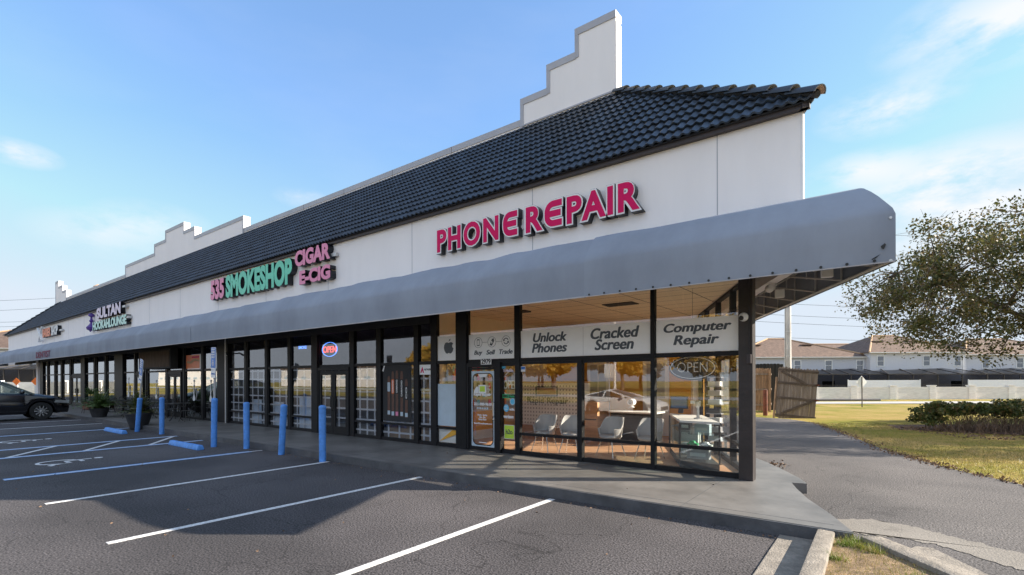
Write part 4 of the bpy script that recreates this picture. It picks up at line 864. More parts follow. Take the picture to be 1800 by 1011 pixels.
# stickers in the narrow window right of the door
gs = 'stickers in the narrow window right of the door'
t = panel('sticker', 'lime green square sticker reading h2o low in the window right of the door', 'sticker', -7.04, -6.75, .49, .81, 'white', gs); MB().prism(rrect(-7.03, -6.76, .50, .80, .005), YB_ - .003, YB_ - .0005, 'y').build('lime_field', 'lime', t); txt(t, 'h2o', -6.99, -6.80, .60, .71, 'ink', .02, y=YB_ - .006)
t = thing('sticker', 'white verizon lettering sticker above the lime green square', 'sticker', (-6.9, YB_, .95), group=gs, world=True); txt(t, 'verizon', -7.06, -6.77, .96, 1.04, 'white', .05, y=YB_); 
t = thing('sticker', 'blue striped globe sticker reading at&t beside the narrow door window', 'sticker', (-6.95, YB_, 1.1), group=gs, world=True); MB().prism(ell(-6.98, 1.19, .075, .085), YB_, YB_ + .004, 'y').build('globe', 'sky', t)
for k in range(3): MB().prism([(-7.03, 1.145 + k * .04), (-6.94, 1.15 + k * .04), (-6.94, 1.165 + k * .04), (-7.04, 1.155 + k * .04)], YB_ - .003, YB_ - .0005, 'y').build('stripe', 'white', t)
txt(t, 'at&t', -6.89, -6.74, 1.14, 1.20, 'white', .04, y=YB_)
t = thing('sticker', 'round light blue sticker under the green strip sticker', 'sticker', (-6.79, YB_, 1.27), group=gs, world=True); MB().prism(ell(-6.80, 1.345, .075, .08), YB_, YB_ + .004, 'y').build('disc', 'sky', t); ringpoly(ell(-6.80, 1.345, .068, .073), ell(-6.80, 1.345, .060, .065), YB_ - .003, YB_ - .0005).build('ring', 'white', t)
t = panel('sticker', 'green and black strip sticker reading SIMPLE Mobile below the neon', 'sticker', -7.09, -6.71, 1.42, 1.51, 'green', gs); MB().box(-6.90, -6.712, YB_ - .003, YB_ - .0005, 1.425, 1.505).build('black_half', 'black', t); txt(t, 'SIMPLE', -7.07, -6.92, 1.44, 1.49, 'black', .03, y=YB_ - .003); txt(t, 'Mobile', -6.88, -6.74, 1.44, 1.49, 'green', .03, y=YB_ - .006)
t = thing('sticker', 'white T-Mobile lettering sticker above the neon chevrons', 'sticker', (-6.9, YB_, 2.0), group=gs, world=True); txt(t, 'T-Mobile', -7.07, -6.77, 2.02, 2.08, 'lilac', .06, y=YB_)
panel('sticker', 'small sky blue card in the top left corner of the window right of the door', 'sticker', -7.12, -7.0, 2.10, 2.235, 'sky', gs)
t = panel('sticker', 'tiny white and blue card at the top left of the first big window', 'sticker', -6.56, -6.44, 2.02, 2.14, 'white'); MB().box(-6.55, -6.45, YB_ - .003, YB_ - .0005, 2.07, 2.13).build('blue_half', 'signblue', t)
# neon OPEN with chevrons (unlit tubes)
NY = 9.12
t = thing('neon_sign', 'unlit white tube neon reading OPEN between chevrons right of the door', 'neon sign', (-6.92, NY, 1.5), world=True)
nm = MB()
for sgn, z0 in ((1, 1.88), (-1, 1.58)):
    for k in range(3): nm.tube([(-7.14 + k * .02, NY, z0 + sgn * k * .02), (-6.92, NY, z0 + sgn * (.17 + k * .03)), (-6.70 - k * .02, NY, z0 + sgn * k * .02)], .008, 6)
nm.build('chevrons', 'white', t); fit_text('letters', 'OPEN', 'white', t, -7.13, -6.70, 1.63, 1.83, NY, .0, depth=.02)
# oval OPEN sign
t = thing('open_sign', 'unlit black oval sign with white outlined OPEN hanging in the corner window', 'open sign', (-2.82, 9.2, 1.82), world=True)
MB().prism(ell(-2.83, 2.05, .43, .225, 40), 9.19, 9.23, 'y').build('board', 'black', t)
ringpoly(ell(-2.83, 2.05, .40, .20, 40), ell(-2.83, 2.05, .385, .187, 40), 9.175, 9.187).build('tube_ring', 'white', t)
fit_text('letters', 'OPEN', 'steel', t, -3.10, -2.56, 1.97, 2.15, 9.182, -.012, depth=.008)
MB().tube([(-2.83, 9.21, 2.27), (-2.83, 9.21, 3.5)], .003, 5).tube([(-2.40, 9.21, 2.1), (-2.15, 9.22, 2.35), (-2.1, 9.25, 2.6)], .004, 5).build('cord', 'black', t)
# smoke shop: neon, led, posters
M['nred'] = mat('lit red tube', (.8, .05, .05), emit=(1, .10, .08, 1.1)); M['nblue'] = mat('lit blue tube', (.1, .2, .8), emit=(.10, .30, 1, 1.0))
t = thing('open_sign', 'lit red OPEN neon inside a blue oval above the smoke shop double door', 'open sign', (-14.1, 9.2, 2.6), world=True)
ringpoly(ell(-14.15, 2.82, .42, .23, 36), ell(-14.15, 2.82, .40, .213, 36), 9.13, 9.15).build('oval_tube', 'nblue', t); fit_text('letters', 'OPEN', 'nred', t, -14.50, -13.80, 2.72, 2.92, 9.14, -.012, depth=.02)
t = thing('led_sign', 'small blue dotted LED sign hanging in the upper smoke shop window', 'led sign', (-15.7, 9.2, 2.75), world=True)
MB().box(-16.05, -15.45, 9.16, 9.19, 2.88, 3.02).build('board', 'black', t); fit_text('letters', 'SMOKE', 'nblue', t, -16.0, -15.5, 2.90, 3.0, 9.15, .01, depth=.006)
t = panel('cigar_poster', 'dark poster of five upright banded cigars in the smoke shop window', 'poster', -11.38, -10.22, .70, 2.25, 'soffit')
M['cigar'] = mat('cigar brown', (.13, .065, .045), .7, var=.3, scale=6, stretch=(6, 1, 1))
for k, (x, zt, zb, bm_, bt, bb, w_) in enumerate(((-11.12, 1.95, .86, 'pblue', 1.78, 1.52, ''), (-10.95, 2.08, .84, 'orange', 1.86, 1.46, 'CAMACHO'), (-10.78, 2.10, .84, 'black', 1.88, 1.46, 'CAMACHO'), (-10.58, 2.08, .84, 'soffit', 1.86, 1.36, 'CAMACHO'), (-10.39, 1.86, .82, 'soffit', 1.68, 1.30, 'CO'))):
    c = MB().prism([(x - .052, zb), (x + .052, zb), (x + .052, zt - .08), (x + .03, zt), (x - .03, zt), (x - .052, zt - .08)], YB_ - .003, YB_ - .0005, 'y').build('cigar', 'cigar', t)
    MB().prism(rrect(x - .055, x + .055, bb, bt, .03), YB_ - .006, YB_ - .0035, 'y').build('band', bm_, c)
    MB().box(x - .053, x + .053, YB_ - .006, YB_ - .0035, zb + .02, zb + .13).build('foot_band', 'pblue' if k != 2 else 'pink', c)
    if w_:
        me = text_raw(w_, .03, .5); lo, hi = mesh_bounds(me); sx = (bt - bb - .06) / (hi[0] - lo[0]); sz = .06 / (hi[1] - lo[1])
        me.transform(Matrix(((0, -sz, 0, x + .03 + lo[1] * sz), (0, 0, -.002, YB_ - .0075), (sx, 0, 0, bb + .03 - lo[0] * sx), (0, 0, 0, 1)))); finish(me, 'band_lettering', 'white', c)
MB().prism([(-11.40, 2.10), (-11.34, 2.08), (-11.28, 2.24), (-11.32, 2.26)], YB_ - .009, YB_ - .007, 'y').build('peeled_tape', 'white', t)
t = panel('window_poster', 'small white poster with red mark and ALTADIS lettering beside the cigar poster', 'poster', -9.87, -9.42, 1.98, 2.24)
MB().prism([(-9.84, 2.03), (-9.80, 2.03), (-9.765, 2.10), (-9.74, 2.03), (-9.70, 2.03), (-9.76, 2.19)], YB_ - .003, YB_ - .0005, 'y').build('red_mark', 'red', t); txt(t, 'ALTADIS', -9.69, -9.45, 2.09, 2.14, 'ink', .02)
t = panel('window_poster', 'orange and white food poster in the upper lounge window right of the dark menu box', 'poster', -25.12, -23.53, 2.37, 2.97, 'orange')
MB().prism([(-25.05, 2.62), (-24.6, 2.58), (-24.2, 2.70), (-23.75, 2.66), (-23.75, 2.74), (-24.3, 2.80), (-24.7, 2.68), (-25.05, 2.72)], YB_ - .003, YB_ - .0005, 'y').build('plate_picture', 'tan', t); MB().box(-24.5, -23.75, YB_ - .003, YB_ - .0005, 2.83, 2.90).build('red_band', 'red', t); MB().box(-23.68, -23.55, YB_ - .003, YB_ - .0005, 2.38, 2.96).build('white_edge', 'white', t)
t = thing('menu_box', 'dark ribbed rectangular shade box mounted above the lounge entrance', 'shade box', (-27.8, 8.8, 2.4), world=True)
MB().box(-29.84, -25.75, 8.62, 8.93, 2.40, 3.30).build('box', 'soffit', t, bev=.02)
M['reed'] = mat('reed screen', (.10, .07, .05), .9, var=.6, scale=3, stretch=(9, 9, .4))
MB().box(-29.74, -25.85, 8.60, 8.618, 2.48, 3.22).build('reed_screen', 'reed', t)
def hookah_decal(x, z, s, label):
    t = thing('window_decal', label, 'decal', (x, YB_, z), group='white hookah pipe decals on the lounge windows', world=True)
    pr = [(.02, 0), (.10, .02), (.13, .10), (.07, .22), (.03, .30), (.05, .36), (.03, .42), (.02, .62), (.05, .66), (.02, .70), (.02, .82), (.07, .88), (.05, .92)]
    MB().prism([(x + r * s, z + h * s) for r, h in pr] + [(x - r * s, z + h * s) for r, h in pr[::-1]], YB_, YB_ + .003, 'y').build('pipe', 'white', t)
    mb = MB(); mb.tube([(x + .03 * s, YB_ + .004, z + .40 * s), (x + .22 * s, YB_ + .004, z + .55 * s), (x + .28 * s, YB_ + .004, z + .25 * s), (x + .16 * s, YB_ + .004, z + .05 * s)], .012 * s, 5); mb.build('hose', 'white', t)
for x, lb in ((-22.6, 'first white pipe decal, beside the smoke shop'), (-24.3, 'white pipe decal on the glass under the orange poster'), (-26.9, 'white pipe decal on the left leaf of the lounge double door'), (-25.9, 'white pipe decal on the right leaf of the lounge double door'), (-28.8, 'white pipe decal under the dark ribbed box'), (-32.9, 'large white pipe decal left of the tilted sign post'), (-32.1, 'small white pipe decal directly behind the tilted sign post')):
    hookah_decal(x, .95, 1.15 if 'large' in lb else 1.0, lb)
for k, (x0, x1, h, lb) in enumerate(((-17.6, -16.95, 1.05, 'tall narrow'), (-16.75, -16.5, .95, 'slim'), (-19.2, -18.5, 1.1, 'broad'), (-15.9, -14.95, 1.25, 'widest'))):
    t = thing('display_board', lb + ' pale blue display board standing behind the smoke shop grille', 'board', (x0, 9.13, .17), world=True)
    MB().box(x0, x1, 9.12, 9.15, .17, h).build('board', 'board', t); MB().box(x0 - .02, x1 + .02, 9.11, 9.16, h, h + .03).build('edge', 'white', t)

# ================================================================ SHOP FURNITURE
def shell_chair(name, label, loc, rz):
    t = thing(name, label, 'chair', loc, rz, group='grey shell chairs behind the shop window')
    n = 28; V = []; 
    rings = []
    for k in range(n + 1):
        a = R(-128 + 256 * k / n); back = max(0, math.cos(a)) ; h = .60 + .24 * sstep((math.cos(a) + .15) / .75); 
        rx, ry = .285, .265
        row = []
        for q in range(7):
            f = q / 6; z = .42 + (h - .42) * f; fl = .80 + .20 * f ** .6
            row.append((rx * fl * math.sin(a), -ry * fl * math.cos(a) - .04 * f * back, z))
        rings.append(row)
    me = bpy.data.meshes.new('shell'); me.from_pydata([p for r_ in rings for p in r_], [], [(i * 7 + q, i * 7 + q + 1, (i + 1) * 7 + q + 1, (i + 1) * 7 + q) for i in range(n) for q in range(6)])
    bm = bmesh.new(); bm.from_mesh(me); bmesh.ops.recalc_face_normals(bm, faces=bm.faces); bmesh.ops.solidify(bm, geom=bm.faces[:], thickness=.03); bm.to_mesh(me); bm.free()
    finish(me, 'shell', 'chair', t, smooth='auto')
    MB().lathe([(.02, .40), (.22, .40), (.245, .43), (.24, .46), (.20, .475), (.02, .475)], (0, .0, 0), 24).build('seat', 'chair', t, smooth='auto')
    for sx in (-1, 1):
        for sy in (-1, 1): MB().tube([(sx * .13, sy * .13, .41), (sx * .23, sy * .22, 0)], [.014, .009], 8).build('leg', 'chrome', t)
    return t
c0 = shell_chair('shell_chair', 'first grey shell chair from the door, seen from behind', (-6.38, 9.72, .172), R(200 - 20))
for (x, y, rz, lb) in ((-5.72, 9.82, 190, 'second grey shell chair, left of the middle mullion'), (-4.82, 9.95, 168, 'grey shell chair just right of the middle mullion, sunlit on its side'), (-3.98, 10.05, 175, 'grey shell chair nearest the corner window')):
    c = copy_tree(c0); c.location = (x, y, .172); c.rotation_euler.z = R(rz); c['label'] = lb
# service counter with dotted front and emblem
t = thing('counter', 'white dotted service counter with oak ends and a van emblem', 'counter', (-6.6, 12.0, .172), world=True)
CX0, CX1, CYf = -8.8, -6.85, 12.1
MB().box(CX0, CX1, CYf, CYf + .7, .50, 1.74).build('front_panel', 'white', t, bev=.01); MB().box(CX0 - .05, CX1 + .6, CYf + .05, CYf + .65, .172, .50).build('plinth', 'oak', t)
MB().box(CX1, CX1 + .6, CYf, CYf + .7, .501, 1.22).build('oak_end', 'oak', t, bev=.005); MB().box(CX1 + .03, CX1 + .57, CYf - .006, CYf, .74, .765).build('groove', 'black', t)
MB().box(CX0 - .04, CX1 + .0, CYf - .04, CYf + .74, 1.741, 1.79).build('countertop', 'oak', t)
dd = MB()
for i in range(19):
    for j in range(11):
        x = CX0 + .06 + i * .102; z = .57 + j * .108; dd.add([(x - .026, CYf - .003, z - .022), (x + .026, CYf - .003, z - .022), (x + .02, CYf - .003, z + .026), (x - .012, CYf - .003, z + .026)], [(0, 1, 2, 3)])
M['dot'] = mat('grey dots', (.30, .31, .33), .7); dd.build('dot_pattern', 'dot', t, recalc=False)
fit_text('lettering', 'Rapid Repair', 'black', t, -8.55, -7.15, 1.10, 1.32, CYf - .012, .012, depth=.01)
ringpoly(rrect(-8.25, -7.5, 1.36, 1.64, .01), rrect(-8.22, -7.53, 1.385, 1.615, .01), CYf - .02, CYf - .006).build('van_emblem', 'black', t); MB().box(-8.19, -7.56, CYf - .012, CYf - .006, 1.41, 1.59).build('van_panel', 'tan', t)
t = thing('desk', 'dark low reception desk behind the grey chairs', 'desk', (-4.6, 12.6, .172), world=True)
MB().box(-5.95, -4.75, 12.3, 12.9, .172, .95).build('body', 'black', t, bev=.01); MB().box(-6.0, -4.7, 12.25, 12.95, .951, .99).build('top', 'white', t)
t = thing('display_screen', 'tilted screen with a bright blue picture standing on the reception desk', 'screen', (-4.15, 12.5, .99), world=True)
MB().bar((-4.15, 12.52, .99), (-4.15, 12.6, 1.2), .12, .03).build('stand', 'black', t); MB().box(-4.4, -3.95, 12.48, 12.50, 1.10, 1.42).build('bezel', 'black', t); MB().box(-4.37, -3.98, 12.476, 12.479, 1.13, 1.39).build('picture', 'signblue', t)
t = thing('security_camera', 'small white desk camera at the right end of the counter', 'camera', (-5.35, 12.2, 1.1), world=True)
MB().lathe([(.02, 1.10), (.07, 1.105), (.07, 1.12), (.03, 1.14)], (-5.35, 12.3, 0), 14).build('base', 'white', t); MB().lathe([(.01, -.10), (.085, -.09), (.095, 0), (.085, .09), (.02, .10)], (-5.35, 12.3, 1.24), 16, 'y').build('head', 'white', t); MB().lathe([(.01, -.125), (.045, -.12), (.045, -.10)], (-5.35, 12.3, 1.24), 14, 'y').build('lens', 'black', t)
# glass showcase in the corner
def showcase():
    t = thing('showcase', 'glass display cabinet with white top and shelves in the sunny corner', 'display cabinet', (-3.1, 9.9, .172), world=True)
    o, u, v_ = Vector((-2.42, 9.42, 0)), Vector((-.9056, -.0 + .0, 0)).normalized(), SV
    u = Vector((-1, .12, 0)).normalized()
    def q(a, b, z): p = o + u * a + v_ * b; return (p.x, p.y, z)
    W_, L_ = .75, 1.9
    for z0, z1, nm, mm in ((.172, .30, 'base', 'soffit'), (1.02, 1.06, 'top', 'white')):
        MB().prism([q(0, 0, 0)[:2], q(W_, 0, 0)[:2], q(W_, L_, 0)[:2], q(0, L_, 0)[:2]], z0, z1).build(nm, mm, t)
    for z in (.55, .80): MB().prism([q(.02, .02, 0)[:2], q(W_ - .02, .02, 0)[:2], q(W_ - .02, L_ - .02, 0)[:2], q(.02, L_ - .02, 0)[:2]], z, z + .008).build('shelf', 'shelfglass', t)
    for a, b in ((0, 0), (W_, 0), (W_, L_), (0, L_)): MB().bar(q(a, b, .30), q(a, b, 1.02), .03, .03, (0, 1, 0)).build('post', 'black', t)
    for (a, b), (c, d) in (((0, 0), (W_, 0)), ((W_, 0), (W_, L_))): MB().bar(q(a, b, .66), q(c, d, .66), .004, .70).build('side_pane', 'shelfglass', t)
    return q
q = showcase()
for k, (a, b, z, mm, w_, h, lb) in enumerate(((.2, .25, .559, 'white', .22, .10, 'white toy car on the middle shelf of the glass cabinet'), (.45, .3, .559, 'green', .20, .10, 'green toy car on the middle shelf of the glass cabinet'))):
    p = q(a, b, z); t = thing('toy_car', lb, 'toy car', p)
    MB().prism([(-w_ / 2, .02), (w_ / 2, .02), (w_ / 2, .05), (w_ * .25, .06), (w_ * .12, h), (-w_ * .2, h), (-w_ * .35, .06), (-w_ / 2, .055)], -.045, .045, 'y').build('body', mm, t)
    for sx in (-1, 1): MB().lathe([(.022, -.05), (.022, .05)], (sx * w_ * .3, 0, .022), 10, 'y').build('axle', 'black', t)
for k, (a, b, z, w_, h, mm, lb) in enumerate(((.2, .6, .808, .28, .16, 'pblue', 'pale blue boxed speaker on the upper cabinet shelf'), (.5, .9, .808, .2, .18, 'black', 'black box on the upper cabinet shelf'), (.3, .5, .301, .42, .2, 'cap', 'grey carton on the cabinet floor'), (.4, 1.1, .301, .3, .22, 'pblue', 'pale blue carton at the back of the cabinet floor'))):
    p = q(a, b, z); t = thing('carton', lb, 'box', p); MB().box(-w_ / 2, w_ / 2, -.08, .08, 0, h).build('carton', mm, t, bev=.004); MB().box(-w_ * .35, w_ * .35, -.082, -.0805, h * .25, h * .6).build('print', 'white', t)
t = thing('lamp', 'grey desk microscope lamp on top of the glass cabinet', 'lamp', q(.3, .6, 1.061))
MB().lathe([(.08, 0), (.08, .02), (.03, .03), (.025, .22), (.05, .26), (.06, .34), (.03, .36)], (0, 0, 0), 14).build('stand', 'steel', t); MB().box(-.14, .05, -.03, .03, .30, .36).build('head', 'white', t, bev=.01)
t = thing('stool', 'small white drawer stool with grey top and thin black legs near the cabinet', 'stool', (-3.55, 11.2, .172))
MB().box(-.28, .28, -.2, .2, .30, .60).build('drawer', 'white', t, bev=.01); MB().box(-.30, .30, -.22, .22, .601, .65).build('top', 'cap', t, bev=.01)
for sx in (-.27, .27):
    for sy in (-.19, .19): MB().tube([(sx, sy, .31), (sx, sy, 0)], .012, 6).build('leg', 'black', t)
t = thing('display_rack', 'tall narrow rack of small boxes standing by the sunny side window', 'rack', (-3.05, 11.5, .172))
MB().box(-.02, .02, -.02, .02, 0, 1.95).build('pole', 'black', t)
for k in range(8): MB().box(-.16, .16, -.10, .08, .3 + k * .2, .32 + k * .2).build('shelf', 'cap', t)
for k in range(8): MB().box(-.13, .12, -.07, .05, .321 + k * .2, .42 + k * .2).build('small_box', ('pblue', 'cap', 'white', 'black')[k % 4], t)
# phone cases on the slatwall
rg = random.Random(11); gcase = 'phone cases hanging on the slatwall'
nn_ = 0
for r_ in range(6):
    for c_ in range(12):
        y = 9.55 + c_ * .245; z = 1.12 + r_ * .235; mm = rg.choice(['black', 'black', 'pblue', 'red', 'ink', 'pink', 'steel', 'orange', 'sky', 'cap']); tt = thing('phone_case', 'phone case hanging in rows on the grey slatwall inside the shop', 'phone case', (-9.12, y, z), group=gcase)
        MB().box(-.012, .012, -.045, .045, .0, .17).build('case', mm, tt); MB().tube([(-.04, 0, .19), (.03, 0, .19)], .004, 5).build('hook', 'steel', tt)
# ================================================================ FITTINGS ON THE WALLS
t = thing('security_camera', 'white dome security camera high on the brown corner column', 'camera', (-1.88, 8.92, 2.87), world=True)
MB().lathe([(.005, -.0), (.072, -.005), (.075, -.04), (.06, -.07), (.03, -.085), (.004, -.09)], (-1.90, 8.918, 2.87), 18, 'y').build('housing', 'white', t, smooth='auto'); MB().lathe([(.004, -.11), (.035, -.105), (.04, -.08)], (-1.925, 8.915, 2.85), 14, 'y').build('eye', 'black', t)
t = thing('outlet_box', 'small brown outlet box with conduit on the corner column', 'outlet box', (-1.83, 8.92, 2.1), world=True)
MB().box(-1.85, -1.785, 8.86, 8.918, 2.10, 2.25).build('box', 'trim', t, bev=.005); MB().tube([(-1.82, 8.905, 2.25), (-1.82, 8.905, 3.5)], .010, 6).build('conduit', 'brown', t)
def flood(label, loc, s):
    t = thing('floodlight', label, 'floodlight', loc, R(20), group='white floodlights under the side awning')
    MB().tube([(0, 0, .02), (0, -.05 * s, -.08), (.0, -.02, -.16)], .02, 6).build('arm', 'white', t)
    MB().lathe([(.02, -.12), (.05, -.11), (.075, .0), (.075, .03)], (-.08, -.06, -.14), 12, 'y').build('lamp_head', 'white', t, smooth='auto'); MB().box(.0, .15, -.12, -.04, -.32, -.17).build('sensor_head', 'white', t, bev=.015)
flood('white twin floodlight under the awning right of the column', (-.79, 8.50, 3.62), 1); flood('white floodlight half hidden close behind the corner column', (-1.62, 9.95, 3.60), 1)
t = thing('security_camera', 'small dark bullet camera on the pier between lounge and smoke shop', 'camera', (-20.6, 8.9, 2.85), world=True)
MB().tube([(-20.86, 8.95, 2.9), (-20.6, 8.8, 2.93), (-20.4, 8.75, 2.84)], [.02, .03, .04], 8).build('camera_body', 'black', t)
MB().box(-20.92, -20.86, 8.93, 8.949, 2.82, 2.95).build('bracket', 'white', t)

# ================================================================ CAR PARK THINGS
def bollard(label, x, y, h, lean=(0, 0), sign=False, group='blue sleeved bollards along the kerb'):
    t = thing('bollard' if not sign else 'parking_sign', label, 'bollard' if not sign else 'parking sign', (x, y, 0), group=group); t.rotation_euler = (lean[0], lean[1], 0)
    MB().lathe([(.075, 0), (.078, h - .06), (.082, h - .055), (.082, h - .03), (.07, h), (.03, h + .018), (.002, h + .02)], seg=20).build('sleeve', 'blue', t, smooth='auto')
    if sign:
        MB().tube([(0, 0, h - .05), (0, 0, h + 1.35)], .03, 10).build('post', 'galv', t)
        MB().prism(rrect(-.15, .15, h + .80, h + 1.42, .03), -.045, -.04, 'y').build('sign_plate', 'white', t)
        p2 = MB().prism(rrect(-.138, .138, h + .85, h + 1.408, .025), -.049, -.0455, 'y').build('blue_field', 'signblue', t)
        for w_, z in (('PARKING BY', 1.335), ('DISABLED', 1.265), ('PERMIT', 1.195), ('ONLY', 1.125)): fit_text('lettering', w_, 'white', t, -.11, .11, h + z, h + z + .05, -.052, .03, depth=.002)
        ringpoly(ell(-.0, h + .97, .055, .055, 16), ell(0, h + .97, .035, .035, 16), -.054, -.0505).build('symbol', 'white', t); MB().box(-.02, .01, -.054, -.0505, h + .97, h + 1.08).box(.011, .05, -.054, -.0505, h + .99, h + 1.01).build('symbol', 'white', t)
        MB().prism(rrect(-.14, .14, h + .58, h + .79, .02), -.045, -.04, 'y').build('fine_plate', 'white', t); fit_text('lettering', '$250 FINE', 'signblue', t, -.11, .11, h + .66, h + .71, -.048, .02, depth=.002)
    return t
bollard('blue bollard standing upright nearest the camera, in front of the smoke shop door', -10.23, 6.42, 1.26)
bollard('blue bollard leaning right, between two upright ones', -12.03, 6.42, 1.24, (0, R(6)))
bollard('blue bollard upright, just right of the straight parking sign', -13.84, 6.42, 1.24)
bollard('white and blue disabled parking sign on a nearly straight blue sleeved post', -14.95, 6.05, 1.34, (0, R(2.2)), True, 'disabled parking signs')
bollard('blue bollard between the two parking signs, in front of the cafe tables', -19.96, 6.42, 1.25, (0, R(1)))
bollard('disabled parking sign leaning right on a tilted blue sleeved post by the planter', -21.65, 6.2, 1.25, (0, R(14)), True, 'disabled parking signs')
def wheel_stop(label, x0, x1, y):
    t = MB(); t.prism([(-.09, 0), (.09, 0), (.085, .05), (.05, .13), (-.05, .13), (-.085, .05)], x0, x1, 'x'); t.v = [(v[0], v[1] + y, v[2]) for v in t.v]
    o = t.build('wheel_stop', 'blued', None, bev=.02, smooth='auto'); props(o, label, 'wheel stop', 'blue wheel stops')
wheel_stop('blue concrete wheel stop in front of the straight parking sign', -16.5, -14.5, 5.55); wheel_stop('blue concrete wheel stop near the dark planter and tilted sign', -23.0, -21.0, 5.65)

def fronds(name, parent, n, ln, base, m, seed, upright=.5, wd=.03, leafy=False):
    rg = random.Random(seed); t = MB()
    for i in range(n):
        a = rg.uniform(0, 6.28); el = rg.uniform(.25, 1.3) * upright + .4; l_ = ln * rg.uniform(.6, 1.1); p = Vector((base[0] + rg.gauss(0, .05), base[1] + rg.gauss(0, .05), base[2])); d = Vector((math.cos(a) * math.cos(el), math.sin(a) * math.cos(el), math.sin(el))); side = Vector((-math.sin(a), math.cos(a), 0)); k = 6; pts = []
        for j in range(k + 1): pts.append(p.copy()); p = p + d * l_ / k; d = (d + Vector((0, 0, -.20))).normalized()
        for j in range(k):
            w0 = wd * (1 - j / k) * (.4 + min(1, j / 1.5)); w1 = wd * (1 - (j + 1) / k) * (.4 + min(1, (j + 1) / 1.5)) + .002
            t.add([pts[j] - side * w0, pts[j] + side * w0, pts[j + 1] + side * w1, pts[j + 1] - side * w1], [(0, 1, 2, 3)])
            if leafy:
                for sg in (-1, 1): q_ = pts[j + 1]; t.add([q_, q_ + side * sg * wd * 2.4 + d * .02, q_ + side * sg * wd * 2.2 + d * .06, q_ + d * .03], [(0, 1, 2, 3)])
    return t.build(name, m, parent, recalc=False)
t = thing('potted_plant', 'bushy green plant in a large dark tapered pot beside the tilted parking sign', 'potted plant', (-22.7, 6.55, 0))
MB().lathe([(.24, 0), (.27, .02), (.42, .56), (.45, .57), (.45, .64), (.41, .64), (.39, .54), (.01, .54)], seg=28).build('pot', 'potblk', t, smooth='auto'); fronds('foliage', t, 150, .85, (0, 0, .54), 'hleaf', 3, .9, .03, True)
t = thing('potted_plant', 'low spreading fern in a dark pot at the kerb near the black car', 'potted plant', (-29.2, 6.9, .1))
MB().lathe([(.22, 0), (.25, .02), (.36, .42), (.38, .48), (.34, .48), (.32, .40), (.01, .40)], seg=24).build('pot', 'potblk', t, smooth='auto'); fronds('foliage', t, 230, 1.15, (0, 0, .42), 'fern', 5, .75, .02, True)
t = thing('potted_plant', 'terracotta tub with bare stemmed plant on the walkway near the lounge', 'potted plant', (-37.3, 8.4, .158))
MB().lathe([(.30, 0), (.36, .05), (.38, .42), (.40, .45), (.34, .45), (.33, .38), (.01, .38)], seg=20).build('pot', 'brick', t, smooth='auto'); fronds('foliage', t, 40, .55, (0, 0, .9), 'fern', 8, .8, .04); MB().tube([(0, 0, .38), (.03, 0, .95)], .025, 6).build('stem', 'bark', t)
def bistro_table(label, x, y, r=.52):
    t = thing('cafe_table', label, 'table', (x, y, .158), group='black iron cafe tables')
    MB().lathe([(.01, .70), (r, .70), (r + .01, .715), (r, .73), (.01, .73)], seg=28).build('table_top', 'iron', t, smooth='auto')
    for k in range(4):
        a = math.pi / 2 * k + .5; c, s_ = math.cos(a), math.sin(a); MB().tube([(.30 * c, .30 * s_, .70), (.12 * c, .12 * s_, .5), (.10 * c, .10 * s_, .3), (.22 * c, .22 * s_, .08), (.34 * c, .34 * s_, 0)], .012, 6).build('leg', 'iron', t)
    MB().lathe([(.13, .34), (.15, .34), (.15, .36), (.13, .36), (.13, .34)], seg=16, cap=False).build('ring', 'iron', t)
    return t
def bistro_chair(label, x, y, rz):
    t = thing('cafe_chair', label, 'chair', (x, y, .158), rz, group='black iron cafe chairs')
    MB().lathe([(.01, .43), (.20, .43), (.21, .44), (.20, .455), (.01, .455)], seg=20).build('seat', 'iron', t)
    b = MB(); b.tube([(.19 * math.cos(a), -.18, .44 + 0) if False else (-.2 * math.cos(a), -.19 - .06 * math.sin(a), .45 + .43 * math.sin(a) ** .6) for a in np.linspace(0.02, math.pi - .02, 13)], .011, 6); b.build('backrest', 'iron', t)
    for k in (-.1, -.03, .04, .11): MB().tube([(k, -.19, .45), (k * .9, -.25, .84)], .006, 5).build('spindle', 'iron', t)
    for sx in (-1, 1):
        for sy in (-1, 1): MB().tube([(sx * .14, sy * .14, .44), (sx * .17, sy * .17, .2), (sx * .22, sy * .21, 0)], .010, 6).build('leg', 'iron', t)
        MB().tube([(sx * .2, -.2, .62), (sx * .24, 0, .64), (sx * .2, .12, .44)], .009, 5).build('arm', 'iron', t)
    return t
bistro_table('round iron table nearest the straight parking sign', -23.9, 8.2); bistro_table('round iron table in front of the lounge double door', -26.8, 8.15); bistro_table('round iron table behind the tilted parking sign', -29.6, 8.1); bistro_table('farthest round iron table, by the terracotta tub', -33.4, 8.1)
ch0 = bistro_chair('iron chair right of the nearest cafe table', -23.0, 8.3, R(100))
for k, (x, y, rz, lb) in enumerate(((-24.8, 8.4, -80, 'iron chair left of the nearest cafe table'), (-26.0, 8.3, 95, 'iron chair right of the table at the lounge door'), (-27.7, 8.3, -95, 'iron chair left of the table at the lounge door'), (-26.7, 7.4, 5, 'iron chair on the kerb side of the table at the lounge door'),
        (-28.8, 8.2, 85, 'iron chair right of the table behind the tilted sign'), (-30.5, 8.2, -85, 'iron chair left of the table behind the tilted sign'), (-32.6, 8.2, 90, 'iron chair right of the farthest table'), (-34.3, 8.2, -90, 'iron chair left of the farthest table'), (-33.3, 7.4, 0, 'iron chair on the kerb side of the farthest table'))):
    c = copy_tree(ch0); c.location = (x, y, .158); c.rotation_euler.z = R(rz); c['label'] = lb

